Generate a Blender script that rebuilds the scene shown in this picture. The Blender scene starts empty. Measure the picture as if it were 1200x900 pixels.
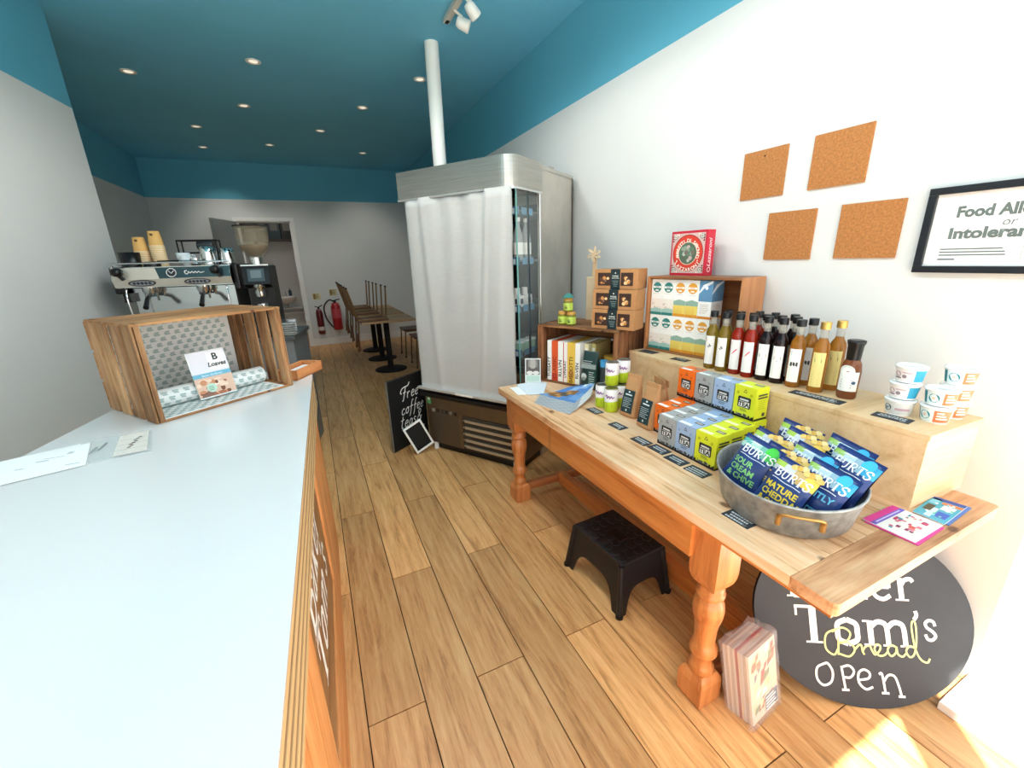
import bpy, bmesh, math, random
from mathutils import Matrix, Vector
random.seed(7)
sc = bpy.context.scene
COL = sc.collection
PI = math.pi
V = Vector

# ------------------------------------------------------------------ materials
def _nt(name):
    m = bpy.data.materials.new(name); m.use_nodes = True
    nt = m.node_tree; b = nt.nodes['Principled BSDF']
    return m, nt, b
def lin(c):
    if isinstance(c, str):
        c = [int(c[i:i+2], 16)/255 for i in (0, 2, 4)]
    return tuple(x/12.92 if x <= .04045 else ((x+.055)/1.055)**2.4 for x in c[:3]) + (1,)
def pm(name, c, rough=.5, metal=0, var=0, scale=20, bump=0, bscale=60, coat=0, trans=0, ior=1.45, emit=0, spec=None, stretch=(1, 1, 1), alpha=1):
    m, nt, b = _nt(name); N, L = nt.nodes, nt.links
    col = lin(c)
    b.inputs['Base Color'].default_value = col
    b.inputs['Roughness'].default_value = rough; b.inputs['Metallic'].default_value = metal
    b.inputs['IOR'].default_value = ior
    if coat: b.inputs['Coat Weight'].default_value = coat; b.inputs['Coat Roughness'].default_value = .08
    if trans: b.inputs['Transmission Weight'].default_value = trans
    if spec is not None: b.inputs['Specular IOR Level'].default_value = spec
    if alpha < 1: b.inputs['Alpha'].default_value = alpha
    if emit: b.inputs['Emission Color'].default_value = col; b.inputs['Emission Strength'].default_value = emit
    if var or bump:
        tc = N.new('ShaderNodeTexCoord'); mp = N.new('ShaderNodeMapping'); mp.inputs['Scale'].default_value = stretch
        L.new(tc.outputs['Object'], mp.inputs[0])
    if var:
        n = N.new('ShaderNodeTexNoise'); n.inputs['Scale'].default_value = scale; n.inputs['Detail'].default_value = 4
        L.new(mp.outputs[0], n.inputs['Vector'])
        r = N.new('ShaderNodeValToRGB'); r.color_ramp.elements[0].position = .3; r.color_ramp.elements[1].position = .7
        r.color_ramp.elements[0].color = tuple(x*(1-var) for x in col[:3]) + (1,)
        r.color_ramp.elements[1].color = tuple(min(1, x*(1+var*.6)) for x in col[:3]) + (1,)
        L.new(n.outputs[0], r.inputs[0]); L.new(r.outputs[0], b.inputs['Base Color'])
    if bump:
        n2 = N.new('ShaderNodeTexNoise'); n2.inputs['Scale'].default_value = bscale; n2.inputs['Detail'].default_value = 3
        L.new(mp.outputs[0], n2.inputs['Vector'])
        bp = N.new('ShaderNodeBump'); bp.inputs['Strength'].default_value = bump; bp.inputs['Distance'].default_value = .004
        L.new(n2.outputs[0], bp.inputs['Height']); L.new(bp.outputs[0], b.inputs['Normal'])
    return m
def wood(name, dark, mid, light, axis='y', fine=1.0, rough=.5, knots=None, tone=False, bump=.15, coat=0, blot=0):
    """grain that runs along one object axis: stretched noise, ring waves, optional knots"""
    m, nt, b = _nt(name); N, L = nt.nodes, nt.links
    tc = N.new('ShaderNodeTexCoord'); mp = N.new('ShaderNodeMapping')
    s = {'x': (1.2, 16, 16), 'y': (16, 1.2, 16), 'z': (16, 16, 1.2)}[axis]
    mp.inputs['Scale'].default_value = tuple(v*fine for v in s)
    vec = tc.outputs['Object']
    if tone:
        at = N.new('ShaderNodeAttribute'); at.attribute_name = 'tone'
        off = N.new('ShaderNodeVectorMath'); off.operation = 'MULTIPLY_ADD'
        off.inputs[1].default_value = (9, 17, 5)
        L.new(at.outputs['Color'], off.inputs[0]); L.new(vec, off.inputs[2]); vec = off.outputs[0]
    L.new(vec, mp.inputs[0])
    n = N.new('ShaderNodeTexNoise'); n.inputs['Scale'].default_value = 1.5; n.inputs['Detail'].default_value = 7; n.inputs['Roughness'].default_value = .62
    n.inputs['Distortion'].default_value = .6
    L.new(mp.outputs[0], n.inputs['Vector'])
    n2 = N.new('ShaderNodeTexNoise'); n2.inputs['Scale'].default_value = 6; n2.inputs['Detail'].default_value = 4; n2.inputs['Distortion'].default_value = 1.5
    L.new(mp.outputs[0], n2.inputs['Vector'])
    mx = N.new('ShaderNodeMath'); mx.operation = 'MULTIPLY_ADD'; mx.inputs[1].default_value = .35
    L.new(n2.outputs[0], mx.inputs[0]); L.new(n.outputs[0], mx.inputs[2])
    r = N.new('ShaderNodeValToRGB'); e = r.color_ramp.elements
    e[0].position = .45; e[0].color = lin(dark); e[1].position = .9; e[1].color = lin(light)
    k = e.new(.63); k.color = lin(mid)
    L.new(mx.outputs[0], r.inputs[0]); out = r.outputs[0]
    if blot:
        nb = N.new('ShaderNodeTexNoise'); nb.inputs['Scale'].default_value = 3.2; nb.inputs['Detail'].default_value = 5
        L.new(vec, nb.inputs['Vector'])
        rb = N.new('ShaderNodeValToRGB'); rb.color_ramp.elements[0].position = .36; rb.color_ramp.elements[1].position = .62
        rb.color_ramp.elements[0].color = (1-blot, 1-blot*1.1, 1-blot*1.25, 1); rb.color_ramp.elements[1].color = (1, 1, 1, 1)
        L.new(nb.outputs[0], rb.inputs[0])
        mm = N.new('ShaderNodeMix'); mm.data_type = 'RGBA'; mm.blend_type = 'MULTIPLY'; mm.inputs[0].default_value = 1
        L.new(out, mm.inputs[6]); L.new(rb.outputs[0], mm.inputs[7]); out = mm.outputs[2]
    if knots:
        vo = N.new('ShaderNodeTexVoronoi'); vo.inputs['Scale'].default_value = knots[0]; vo.inputs['Randomness'].default_value = 1
        if axis != 'z': vo.voronoi_dimensions = '2D'
        mk = N.new('ShaderNodeMapping'); mk.inputs['Scale'].default_value = {'x': (.6, 1, 1), 'y': (1, .6, 1), 'z': (1, 1, .6)}[axis]
        L.new(tc.outputs['Object'], mk.inputs[0]); L.new(mk.outputs[0], vo.inputs['Vector'])
        rk = N.new('ShaderNodeValToRGB'); rk.color_ramp.elements[0].position = knots[1]*.5; rk.color_ramp.elements[1].position = knots[1]
        rk.color_ramp.elements[0].color = (.16, .09, .045, 1); rk.color_ramp.elements[1].color = (1, 1, 1, 1)
        L.new(vo.outputs['Distance'], rk.inputs[0])
        mm = N.new('ShaderNodeMix'); mm.data_type = 'RGBA'; mm.blend_type = 'MULTIPLY'; mm.inputs[0].default_value = .85
        L.new(out, mm.inputs[6]); L.new(rk.outputs[0], mm.inputs[7]); out = mm.outputs[2]
    if tone:
        tt = N.new('ShaderNodeMix'); tt.data_type = 'RGBA'; tt.blend_type = 'MULTIPLY'; tt.inputs[0].default_value = 1
        mr = N.new('ShaderNodeMapRange'); mr.inputs[3].default_value = .78; mr.inputs[4].default_value = 1.12
        sp = N.new('ShaderNodeSeparateColor'); L.new(at.outputs['Color'], sp.inputs[0]); L.new(sp.outputs[0], mr.inputs[0])
        L.new(out, tt.inputs[6]); L.new(mr.outputs[0], tt.inputs[7]); out = tt.outputs[2]
    L.new(out, b.inputs['Base Color'])
    b.inputs['Roughness'].default_value = rough
    if coat: b.inputs['Coat Weight'].default_value = coat; b.inputs['Coat Roughness'].default_value = .2
    bp = N.new('ShaderNodeBump'); bp.inputs['Strength'].default_value = bump; bp.inputs['Distance'].default_value = .003
    L.new(mx.outputs[0], bp.inputs['Height']); L.new(bp.outputs[0], b.inputs['Normal'])
    return m
_mc = {}
def flat(c, rough=.5):
    k = (c, rough)
    if k not in _mc: _mc[k] = pm('print_' + c, c, rough)
    return _mc[k]

MT = {}
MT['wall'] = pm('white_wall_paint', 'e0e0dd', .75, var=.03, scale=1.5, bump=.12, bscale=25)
MT['teal'] = pm('teal_wall_paint', '62b2ca', .65, var=.05, scale=1.2, bump=.12, bscale=25)
MT['ceil'] = pm('teal_ceiling_paint', '70c2e2', .7, var=.06, scale=1.2, bump=.1, bscale=25)
MT['wallb'] = pm('darkened_back_wall_paint', 'd4d6d4', .75, var=.03, scale=1.5, bump=.12, bscale=25)  # white wall darkened in colour, standing in for the trim's gloss contrast
MT['skirt'] = pm('white_gloss_paint', 'e6e6e2', .4)
MT['floor'] = wood('oak_floor', 'a0703f', 'd09a60', 'e6b87e', 'y', 1.5, .42, tone=True, bump=.12)
MT['gap'] = pm('dark_gap', '1a120b', .9)
MT['ctop'] = pm('white_laminate', 'dadada', .22, coat=.3)
MT['ply'] = pm('birch_ply', 'c9a878', .6, var=.1, scale=8, stretch=(1, 1, 20))
MT['plyd'] = pm('ply_dark_layer', '8a6a48', .7, var=.15, scale=30)
MT['larch'] = wood('orange_larch', 'a4602e', 'd08a4e', 'e6a86c', 'z', .9, .5, knots=(2.2, .05))
MT['larchy'] = wood('orange_larch_rail', 'a4602e', 'd08a4e', 'e0a066', 'y', .9, .5)
MT['dkpanel'] = wood('brown_oak_panel', '5a3a20', '8a6038', 'a27a4c', 'y', .8, .45, knots=(3, .05))
MT['pine'] = wood('scrubbed_pine_top', 'b37a48', 'e8b98c', 'f6d8b6', 'y', .7, .5, knots=(3.4, .05), blot=.2)
MT['pineb'] = wood('scrubbed_pine_end_board', 'a06a40', 'd8a478', 'eec8a0', 'x', .7, .5, knots=(4, .06), blot=.34)
MT['pineo'] = wood('orange_pine', '94501e', 'c47a3c', 'd8924e', 'y', .8, .4, knots=(3.5, .05), coat=.2)
MT['pinez'] = wood('orange_pine_leg', '9a5628', 'c27a42', 'd89458', 'z', .8, .38, coat=.25)
MT['pinex'] = wood('orange_pine_stretcher', '7e4a2a', 'a8663c', 'bc7c4e', 'x', .8, .4)
MT['birch'] = wood('birch_riser', 'c8a070', 'dcb88a', 'e8caa0', 'y', .45, .5, bump=.05)
MT['crate'] = wood('old_crate_wood', '6a4526', 'a97a50', 'd4aa7e', 'z', 1.3, .75, knots=(6, .06), blot=.55, bump=.4)
MT['cratex'] = wood('old_crate_wood_long', '6e4424', 'ab7748', 'cf9f6c', 'x', 1.0, .7, knots=(6, .05), blot=.4, bump=.4)
MT['crated'] = wood('dark_crate_wood', '4a2c18', '8a5a34', 'bd8c5c', 'x', 1.2, .7, knots=(6, .05), blot=.5, bump=.4)
MT['cratedz'] = wood('dark_crate_wood_upright', '4a2a18', '8f5a36', 'c08a5c', 'z', 1.3, .7, blot=.55, bump=.4)
MT['steel'] = pm('brushed_steel', 'b9b5ad', .32, 1, var=.12, scale=5, stretch=(1, 1, 30))
MT['steelp'] = pm('stained_steel_panel', 'c6c0b6', .5, .55, var=.2, scale=3, stretch=(1, 1, 1))
MT['chrome'] = pm('chrome', 'dcdcdc', .08, 1)
MT['steeld'] = pm('brown_steel_base', '857868', .4, 1, var=.12, scale=4)
MT['black'] = pm('black_plastic', '0c0c0e', .35)
MT['blackm'] = pm('matt_black', '111113', .7, var=.15, scale=12)
MT['stool'] = pm('black_stool_plastic', '17171a', .42, bump=.15, bscale=200)
MT['chalk'] = pm('chalkboard_black', '0f1011', .75, var=.3, scale=6)
MT['slate'] = pm('grey_chalkboard', '34363a', .6, var=.16, scale=5)
MT['edge'] = pm('black_edge', '15161a', .5)
MT['white'] = pm('white_paint', 'f2f2ee', .6)
MT['chalkw'] = pm('white_chalk_ink', 'f4f4f0', .8)
MT['chalkg'] = pm('pale_green_ink', 'dfe89a', .8)
MT['cork'] = pm('cork', 'b87a44', .9, var=.28, scale=120, bump=.3, bscale=200)
MT['frame'] = pm('navy_black_frame', '15181f', .4)
MT['paper'] = pm('paper', 'f3f3f1', .7)
MT['linen'] = pm('grey_blind_cloth', 'b9b9b6', .85, var=.06, scale=60, stretch=(.3, .3, 6), bump=.2, bscale=300)
MT['galv'] = pm('galvanised_steel', 'a6a8a7', .5, .5, var=.34, scale=45)
MT['brass'] = pm('copper_brass', 'b98c52', .35, .9)
MT['kraft'] = pm('kraft_card', 'b98555', .8, var=.08, scale=50)
MT['kraftb'] = pm('kraft_bag_paper', 'bd8c5e', .8, var=.12, scale=25, bump=.3, bscale=30)
MT['kraftl'] = pm('pale_kraft_bag', 'cdb594', .8, var=.08, scale=20)
MT['dkgreen'] = pm('dark_green_label', '17343a', .6)
MT['card'] = pm('slate_price_card', '2c3238', .6)
MT['red'] = pm('extinguisher_red', 'a3121f', .3, coat=.5)
MT['redd'] = pm('extinguisher_dark_red', '5e0f18', .35, coat=.4)
MT['bronze'] = pm('bronze_tube', '8a6c4c', .35, .8)
MT['chairw'] = pm('brown_chair_ply', '6e4630', .45, var=.15, scale=10, stretch=(1, 8, 8))
MT['tablew'] = wood('light_oak_tabletop', '93704a', 'b8926a', 'cca67c', 'x', .8, .5)
MT['porc'] = pm('white_porcelain', 'e8e8e6', .15, coat=.4)
MT['downl'] = pm('downlight_lens', 'e8dcc8', .4, emit=.6)
MT['cream'] = pm('cream_ring', 'e8e4da', .4)
def clear(name, c, mix, rough=.05):
    """thin clear sheet: mostly straight through, with a gloss"""
    m = pm(name, c, rough); nt = m.node_tree; tr = nt.nodes.new('ShaderNodeBsdfTransparent'); mx = nt.nodes.new('ShaderNodeMixShader'); mx.inputs[0].default_value = mix
    nt.links.new(tr.outputs[0], mx.inputs[1]); nt.links.new(nt.nodes['Principled BSDF'].outputs[0], mx.inputs[2]); nt.links.new(mx.outputs[0], nt.nodes['Material Output'].inputs[0]); return m
MT['glazing'] = clear('picture_glazing', 'ffffff', .04); MT['glass'] = clear('fridge_end_glass', 'dfe9e8', .10)

MT['hop'] = clear('smoky_hopper', 'a89e86', .2, .06); MT['acry'] = clear('clear_acrylic', 'dfe3e2', .35, .1)
MT['crate_b'] = wood('old_crate_wood_dark', '5a3a20', '93683f', 'c2966a', 'z', 1.2, .75, blot=.5, bump=.4); MT['crate_c'] = wood('old_crate_wood_pale', '7c5632', 'bc8c5c', 'deb68a', 'z', 1.4, .75, blot=.45, bump=.4)
MT['neck'] = clear('bottle_neck_glass', 'b9b6aa', .4, .06)
# ------------------------------------------------------------------ geometry helpers
def T(x=0, y=0, z=0): return Matrix.Translation((x, y, z))
def RX(a): return Matrix.Rotation(a, 4, 'X')
def RY(a): return Matrix.Rotation(a, 4, 'Y')
def RZ(a): return Matrix.Rotation(a, 4, 'Z')
def basis(o, x, y, z=None):
    x = V(x).normalized(); y = V(y).normalized(); z = x.cross(y).normalized() if z is None else V(z).normalized()
    m = Matrix.Identity(4)
    for i in range(3): m[i][0] = x[i]; m[i][1] = y[i]; m[i][2] = z[i]; m[i][3] = o[i]
    return m
def FR(y, x=0, z=0): return basis((x, y, z), (1, 0, 0), (0, 0, 1))          # drawing frame on a front (-Y) face
def TOPF(z, x=0, y=0): return basis((x, y, z), (1, 0, 0), (0, 1, 0))        # on a top face
def RT(x, y=0, z=0): return basis((x, y, z), (0, 1, 0), (0, 0, 1))          # on a right (+X) face

class MB:
    def __init__(s): s.v = []; s.f = []; s.m = []; s.sm = []; s.mats = []; s.tone = None
    def mi(s, mat):
        if isinstance(mat, str): mat = MT[mat] if mat in MT else flat(mat)
        if mat not in s.mats: s.mats.append(mat)
        return s.mats.index(mat)
    def add(s, vs, fs, mat, M=None, smooth=False):
        b = len(s.v); i = s.mi(mat)
        s.v += [tuple(M @ V(p)) if M is not None else tuple(p) for p in vs]
        for f in fs: s.f.append(tuple(b+k for k in f)); s.m.append(i); s.sm.append(smooth)
        return s
    def box(s, lo, hi, mat, M=None, bev=0):
        if bev:
            bm = bmesh.new(); bmesh.ops.create_cube(bm, size=1)
            for v in bm.verts: v.co = V([lo[i]+(v.co[i]+.5)*(hi[i]-lo[i]) for i in range(3)])
            bmesh.ops.bevel(bm, geom=list(bm.edges), offset=bev, segments=2, profile=.6, affect='EDGES')
            return s.bm(bm, mat, M)
        x0, y0, z0 = lo; x1, y1, z1 = hi
        vs = [(x0,y0,z0),(x1,y0,z0),(x1,y1,z0),(x0,y1,z0),(x0,y0,z1),(x1,y0,z1),(x1,y1,z1),(x0,y1,z1)]
        return s.add(vs, [(0,3,2,1),(4,5,6,7),(0,1,5,4),(1,2,6,5),(2,3,7,6),(3,0,4,7)], mat, M)
    def cbox(s, w, d, h, mat, M=None, bev=0): return s.box((-w/2,-d/2,0), (w/2,d/2,h), mat, M, bev)
    def bm(s, bm, mat, M=None, smooth=False):
        bm.verts.index_update()
        s.add([v.co[:] for v in bm.verts], [[v.index for v in f.verts] for f in bm.faces], mat, M, smooth); bm.free(); return s
    def lathe(s, prof, mat, n=20, M=None, smooth=True, sx=1, sy=1, close=True):
        vs = []; fs = []
        for r, z in prof:
            for k in range(n):
                a = 2*PI*k/n; vs.append((r*math.cos(a)*sx, r*math.sin(a)*sy, z))
        for j in range(len(prof)-1):
            for k in range(n):
                a, b = j*n+k, j*n+(k+1) % n
                fs.append((a, b, b+n, a+n))
        s.add(vs, fs, mat, M, smooth)
        if close:
            if prof[0][0] > 1e-4: s.add(vs[:n], [tuple(range(n-1,-1,-1))], mat, M)
            if prof[-1][0] > 1e-4: s.add(vs[-n:], [tuple(range(n))], mat, M)
        return s
    def cyl(s, r, z0, z1, mat, n=20, M=None, r2=None): return s.lathe([(r, z0), (r if r2 is None else r2, z1)], mat, n, M)
    def tube(s, pts, r, mat, n=8, M=None):
        pts = [V(p) for p in pts]; vs = []; fs = []; up = V((0, 0, 1)); ref = None
        for i, p in enumerate(pts):
            t = (pts[min(i+1, len(pts)-1)]-pts[max(i-1, 0)]).normalized()
            if ref is None: ref = t.orthogonal().normalized()
            ref = (ref - t*ref.dot(t)).normalized(); b = t.cross(ref)
            rr = r[i] if isinstance(r, (list, tuple)) else r
            for k in range(n):
                a = 2*PI*k/n; vs.append(tuple(p + ref*rr*math.cos(a) + b*rr*math.sin(a)))
        for j in range(len(pts)-1):
            for k in range(n):
                a, b = j*n+k, j*n+(k+1) % n; fs.append((a, b, b+n, a+n))
        s.add(vs, fs, mat, M, True)
        e = len(vs)-n
        s.add(vs[:n], [tuple(range(n-1,-1,-1))], mat, M); s.add(vs[e:], [tuple(range(n))], mat, M)
        return s
    def poly(s, pts, mat, M=None, w=0): return s.add([(x, y, w) for x, y in pts], [tuple(range(len(pts)))], mat, M)
    def rect(s, x0, y0, x1, y1, mat, M=None, w=0): return s.poly([(x0,y0),(x1,y0),(x1,y1),(x0,y1)], mat, M, w)
    def disc(s, cx, cy, rx, mat, M=None, w=0, ry=None, n=24):
        ry = rx if ry is None else ry
        return s.poly([(cx+rx*math.cos(2*PI*k/n), cy+ry*math.sin(2*PI*k/n)) for k in range(n)], mat, M, w)
    def ring(s, cx, cy, r0, r1, mat, M=None, w=0, n=32, asp=1, a0=0, a1=2*PI):
        vs = []; 
        for k in range(n+1):
            a = a0+(a1-a0)*k/n
            for r in (r0, r1): vs.append((cx+r*math.cos(a)*asp, cy+r*math.sin(a), w))
        return s.add(vs, [(2*k, 2*k+1, 2*k+3, 2*k+2) for k in range(n)], mat, M)
    def prism(s, pts, z0, z1, mat, M=None):
        n = len(pts)
        s.add([(x,y,z0) for x,y in pts]+[(x,y,z1) for x,y in pts], [tuple(range(n-1,-1,-1)), tuple(range(n,2*n))]+[(k,(k+1)%n,(k+1)%n+n,k+n) for k in range(n)], mat, M)
        return s
    def ribbon(s, pts, w, mat, M=None, z=0):
        pts = [V((p[0], p[1])) for p in pts]; vs = []
        for i, p in enumerate(pts):
            t = pts[min(i+1, len(pts)-1)]-pts[max(i-1, 0)]
            t = t.normalized() if t.length > 1e-9 else V((1, 0)); nn = V((-t.y, t.x))
            ww = (w[i] if isinstance(w, (list, tuple)) else w)/2
            vs += [(p.x+nn.x*ww, p.y+nn.y*ww, z), (p.x-nn.x*ww, p.y-nn.y*ww, z)]
        return s.add(vs, [(2*k+1, 2*k+3, 2*k+2, 2*k) for k in range(len(pts)-1)], mat, M)
    def text(s, t, size, mat, M=None, bold=0, shear=0, x=0, y=0, w=0, sx=1, align='CENTER', fn=None):
        vs, fs, wd = text_mesh(t, bold, shear)
        k = size/.72; o = {'CENTER': -wd/2, 'LEFT': 0, 'RIGHT': -wd}[align]
        P = [((p[0]+o)*k*sx+x, p[1]*k+y, w) for p in vs]
        if fn: P = [fn(*p) for p in P]
        return s.add(P, fs, mat, M)
    def arctext(s, t, size, R, a0, mat, M=None, w=0, bold=.01, flip=False, step=None, asp=1):
        st = step or size*1.02/R
        for i, c in enumerate(t):
            a = a0 + (i-(len(t)-1)/2)*st*(1 if flip else -1)
            p = (R*math.cos(a)*asp, R*math.sin(a)); rot = a-PI/2 if not flip else a+PI/2
            if c == ' ': continue
            Q = T(p[0], p[1], w) @ RZ(rot) @ T(0, -size/2, 0)
            s.text(c, size, mat, (M @ Q) if M is not None else Q, bold=bold)
        return s
    def lines(s, x0, y1, x1, n, lh, mat, M=None, w=0, fill=.4, ragged=.3):
        for i in range(n):
            y = y1-i*lh; s.rect(x0, y-lh*fill, x1-(x1-x0)*ragged*random.random(), y, mat, M, w)
        return s
    def build(s, name, parent=None, M=None, link=True):
        me = bpy.data.meshes.new(name); me.from_pydata(s.v, [], s.f)
        for m in s.mats: me.materials.append(m)
        me.polygons.foreach_set('material_index', s.m); me.polygons.foreach_set('use_smooth', s.sm)
        if s.tone:
            at = me.color_attributes.new('tone', 'FLOAT_COLOR', 'POINT')
            for i, t in enumerate(s.tone): at.data[i].color = (t, (t*7.3) % 1, (t*3.1) % 1, 1)
        me.update()
        o = bpy.data.objects.new(name, me)
        if link: COL.objects.link(o)
        if parent is not None: o.parent = parent
        if M is not None: o.matrix_basis = M
        return o
_tx = {}
def text_mesh(t, bold=0, shear=0):
    k = (t, bold, shear)
    if k not in _tx:
        cu = bpy.data.curves.new('t', 'FONT'); cu.body = t; cu.size = 1; cu.offset = bold; cu.shear = shear; cu.resolution_u = 3
        ob = bpy.data.objects.new('t', cu); me = ob.to_mesh()
        vs = [tuple(v.co) for v in me.vertices]; fs = [tuple(p.vertices) for p in me.polygons]
        ob.to_mesh_clear(); bpy.data.objects.remove(ob); bpy.data.curves.remove(cu)
        x0 = min((v[0] for v in vs), default=0); x1 = max((v[0] for v in vs), default=0)
        vs = [(v[0]-x0, v[1], 0) for v in vs]
        _tx[k] = (vs, fs, x1-x0)
    return _tx[k]
def cr(pts, n=6):
    """smooth curve through points"""
    P = [V(p) for p in pts]; P = [2*P[0]-P[1]]+P+[2*P[-1]-P[-2]]; out = []
    for i in range(1, len(P)-2):
        for k in range(n):
            t = k/n; a, b, c, d = P[i-1], P[i], P[i+1], P[i+2]
            out.append(.5*((2*b)+(c-a)*t+(2*a-5*b+4*c-d)*t*t+(3*b-a-3*c+d)*t**3))
    return out+[P[-2]]
# serif letters: strokes (points, width, curved)
SER = {
 'B': (.72, [([(.17,0),(.17,1)],.19,0),([(.17,.965),(.45,.965),(.6,.86),(.6,.66),(.45,.54),(.17,.53)],.1,1),([(.17,.5),(.5,.5),(.66,.38),(.66,.15),(.5,.04),(.17,.035)],.12,1),([(0,.025),(.34,.025)],.05,0),([(0,.975),(.34,.975)],.05,0)]),
 'U': (.78, [([(.17,1),(.17,.3),(.26,.08),(.42,.04),(.57,.1),(.64,.3),(.64,1)],.13,1),([(0,.975),(.34,.975)],.05,0),([(.5,.975),(.78,.975)],.05,0)]),
 'R': (.76, [([(.17,0),(.17,1)],.19,0),([(.17,.965),(.45,.965),(.6,.86),(.6,.64),(.45,.5),(.17,.49)],.11,1),([(.4,.48),(.52,.3),(.66,.03)],.17,0),([(0,.025),(.34,.025)],.05,0),([(0,.975),(.34,.975)],.05,0),([(.55,.025),(.78,.025)],.05,0)]),
 'T': (.74, [([(.37,0),(.37,1)],.19,0),([(0,.96),(.74,.96)],.08,0),([(.03,1),(.03,.72)],.06,0),([(.71,1),(.71,.72)],.06,0),([(.2,.025),(.54,.025)],.05,0)]),
 'S': (.6, [([(.52,.72),(.5,.9),(.3,.965),(.1,.86),(.1,.66),(.3,.54),(.48,.4),(.5,.18),(.3,.035),(.1,.1),(.06,.3)],.14,1)]),
 'o': (.6, [([(.3,.66),(.12,.55),(.1,.34),(.12,.13),(.3,.02)],.14,1),([(.3,.02),(.48,.13),(.5,.34),(.48,.55),(.3,.66)],.14,1)]),
 'm': (1.02, [([(.15,0),(.15,.66)],.15,0),([(.15,.48),(.28,.62),(.4,.62),(.48,.5),(.49,0)],.13,1),([(.49,.48),(.62,.62),(.74,.62),(.82,.5),(.83,0)],.13,1),([(0,.025),(.28,.025)],.05,0),([(.38,.025),(.6,.025)],.05,0),([(.72,.025),(.98,.025)],.05,0),([(0,.64),(.15,.64)],.05,0)]),
 'e': (.56, [([(.08,.36),(.48,.36)],.06,0),([(.48,.36),(.46,.55),(.3,.65),(.13,.55),(.09,.34),(.14,.12),(.32,.03),(.5,.14)],.12,1)]),
 'r': (.5, [([(.15,0),(.15,.66)],.15,0),([(.15,.42),(.26,.6),(.4,.64),(.46,.56)],.12,1),([(0,.025),(.32,.025)],.05,0),([(0,.64),(.15,.64)],.05,0)]),
 's': (.48, [([(.4,.48),(.36,.62),(.22,.66),(.1,.56),(.14,.42),(.3,.3),(.38,.16),(.26,.03),(.12,.05),(.06,.2)],.1,1)]),
 'a': (.56, [([(.1,.5),(.2,.64),(.36,.62),(.4,.48),(.4,.1),(.5,.03)],.12,1),([(.4,.4),(.2,.34),(.1,.2),(.16,.04),(.3,.05),(.4,.16)],.1,1)]),
 'k': (.6, [([(.15,0),(.15,1)],.15,0),([(.15,.25),(.45,.62)],.07,0),([(.25,.36),(.48,.03)],.14,0),([(0,.025),(.3,.025)],.05,0),([(.36,.025),(.6,.025)],.05,0),([(.34,.63),(.56,.63)],.05,0),([(0,.975),(.15,.975)],.05,0)]),
 "'": (.2, [([(.1,1),(.12,.88),(.04,.76)],.1,1)]),
}
def serif(mb, word, size, mat, M=None, x=0, y=0, w=0, sx=1, gap=.06, align='LEFT', fn=None):
    tot = sum(SER[c][0]+gap for c in word)-gap
    cx = x-(tot*size*sx/2 if align == 'CENTER' else 0)
    for c in word:
        wd, st = SER[c]
        for pts, ww, cv in st:
            P = cr(pts, 5) if cv else pts
            P = [(cx+p[0]*size*sx, y+p[1]*size) for p in P]
            if fn:
                if not cv:                                   # enough vertices to follow a curved surface
                    a, b = P[0], P[-1]; P = [(a[0]+(b[0]-a[0])*t/4, a[1]+(b[1]-a[1])*t/4) for t in range(5)]
                q = MB(); q.ribbon(P, ww*size, mat, None, w)
                mb.add([fn(*p) for p in q.v], q.f, mat, M)
            else: mb.ribbon(P, ww*size, mat, M, w)
        cx += (wd+gap)*size*sx
    return mb

# ------------------------------------------------------------------ things, parts, setting
def tag(o, label, cat, group=None, kind=None):
    o['label'] = label; o['category'] = cat
    if group: o['group'] = group
    if kind: o['kind'] = kind
    return o
def thing(name, label, cat, loc=(0,0,0), rz=0, group=None, M=None):
    o = bpy.data.objects.new(name, None); o.empty_display_size = .05; COL.objects.link(o)
    o.matrix_basis = M if M is not None else T(*loc) @ RZ(rz)
    return tag(o, label, cat, group)
def one(name, mb, label, cat, loc=(0,0,0), rz=0, group=None, M=None):
    o = mb.build(name); o.matrix_basis = M if M is not None else T(*loc) @ RZ(rz)
    return tag(o, label, cat, group)
def struct(name, mb, parent=None):
    o = mb.build(name, parent)
    if parent is None: o['kind'] = 'structure'
    return o
KIDS = {}
def kids(o): return [c for c in bpy.data.objects if c.parent == o]
def dup(src, label, loc=None, rz=0, group=None, M=None):
    """a copy of a thing with copies of its parts and their sub-parts"""
    r = src.copy(); COL.objects.link(r); r.matrix_basis = M if M is not None else T(*loc) @ RZ(rz)
    r['label'] = label
    if group: r['group'] = group
    for c in kids(src):
        if c.parent != src: continue
        d = c.copy(); COL.objects.link(d); d.parent = r
        for g in kids(c):
            e = g.copy(); COL.objects.link(e); e.parent = d
    return r
EXPO, DLP, FILL, SKY = 0.72, 24, 26, 1.85
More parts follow.
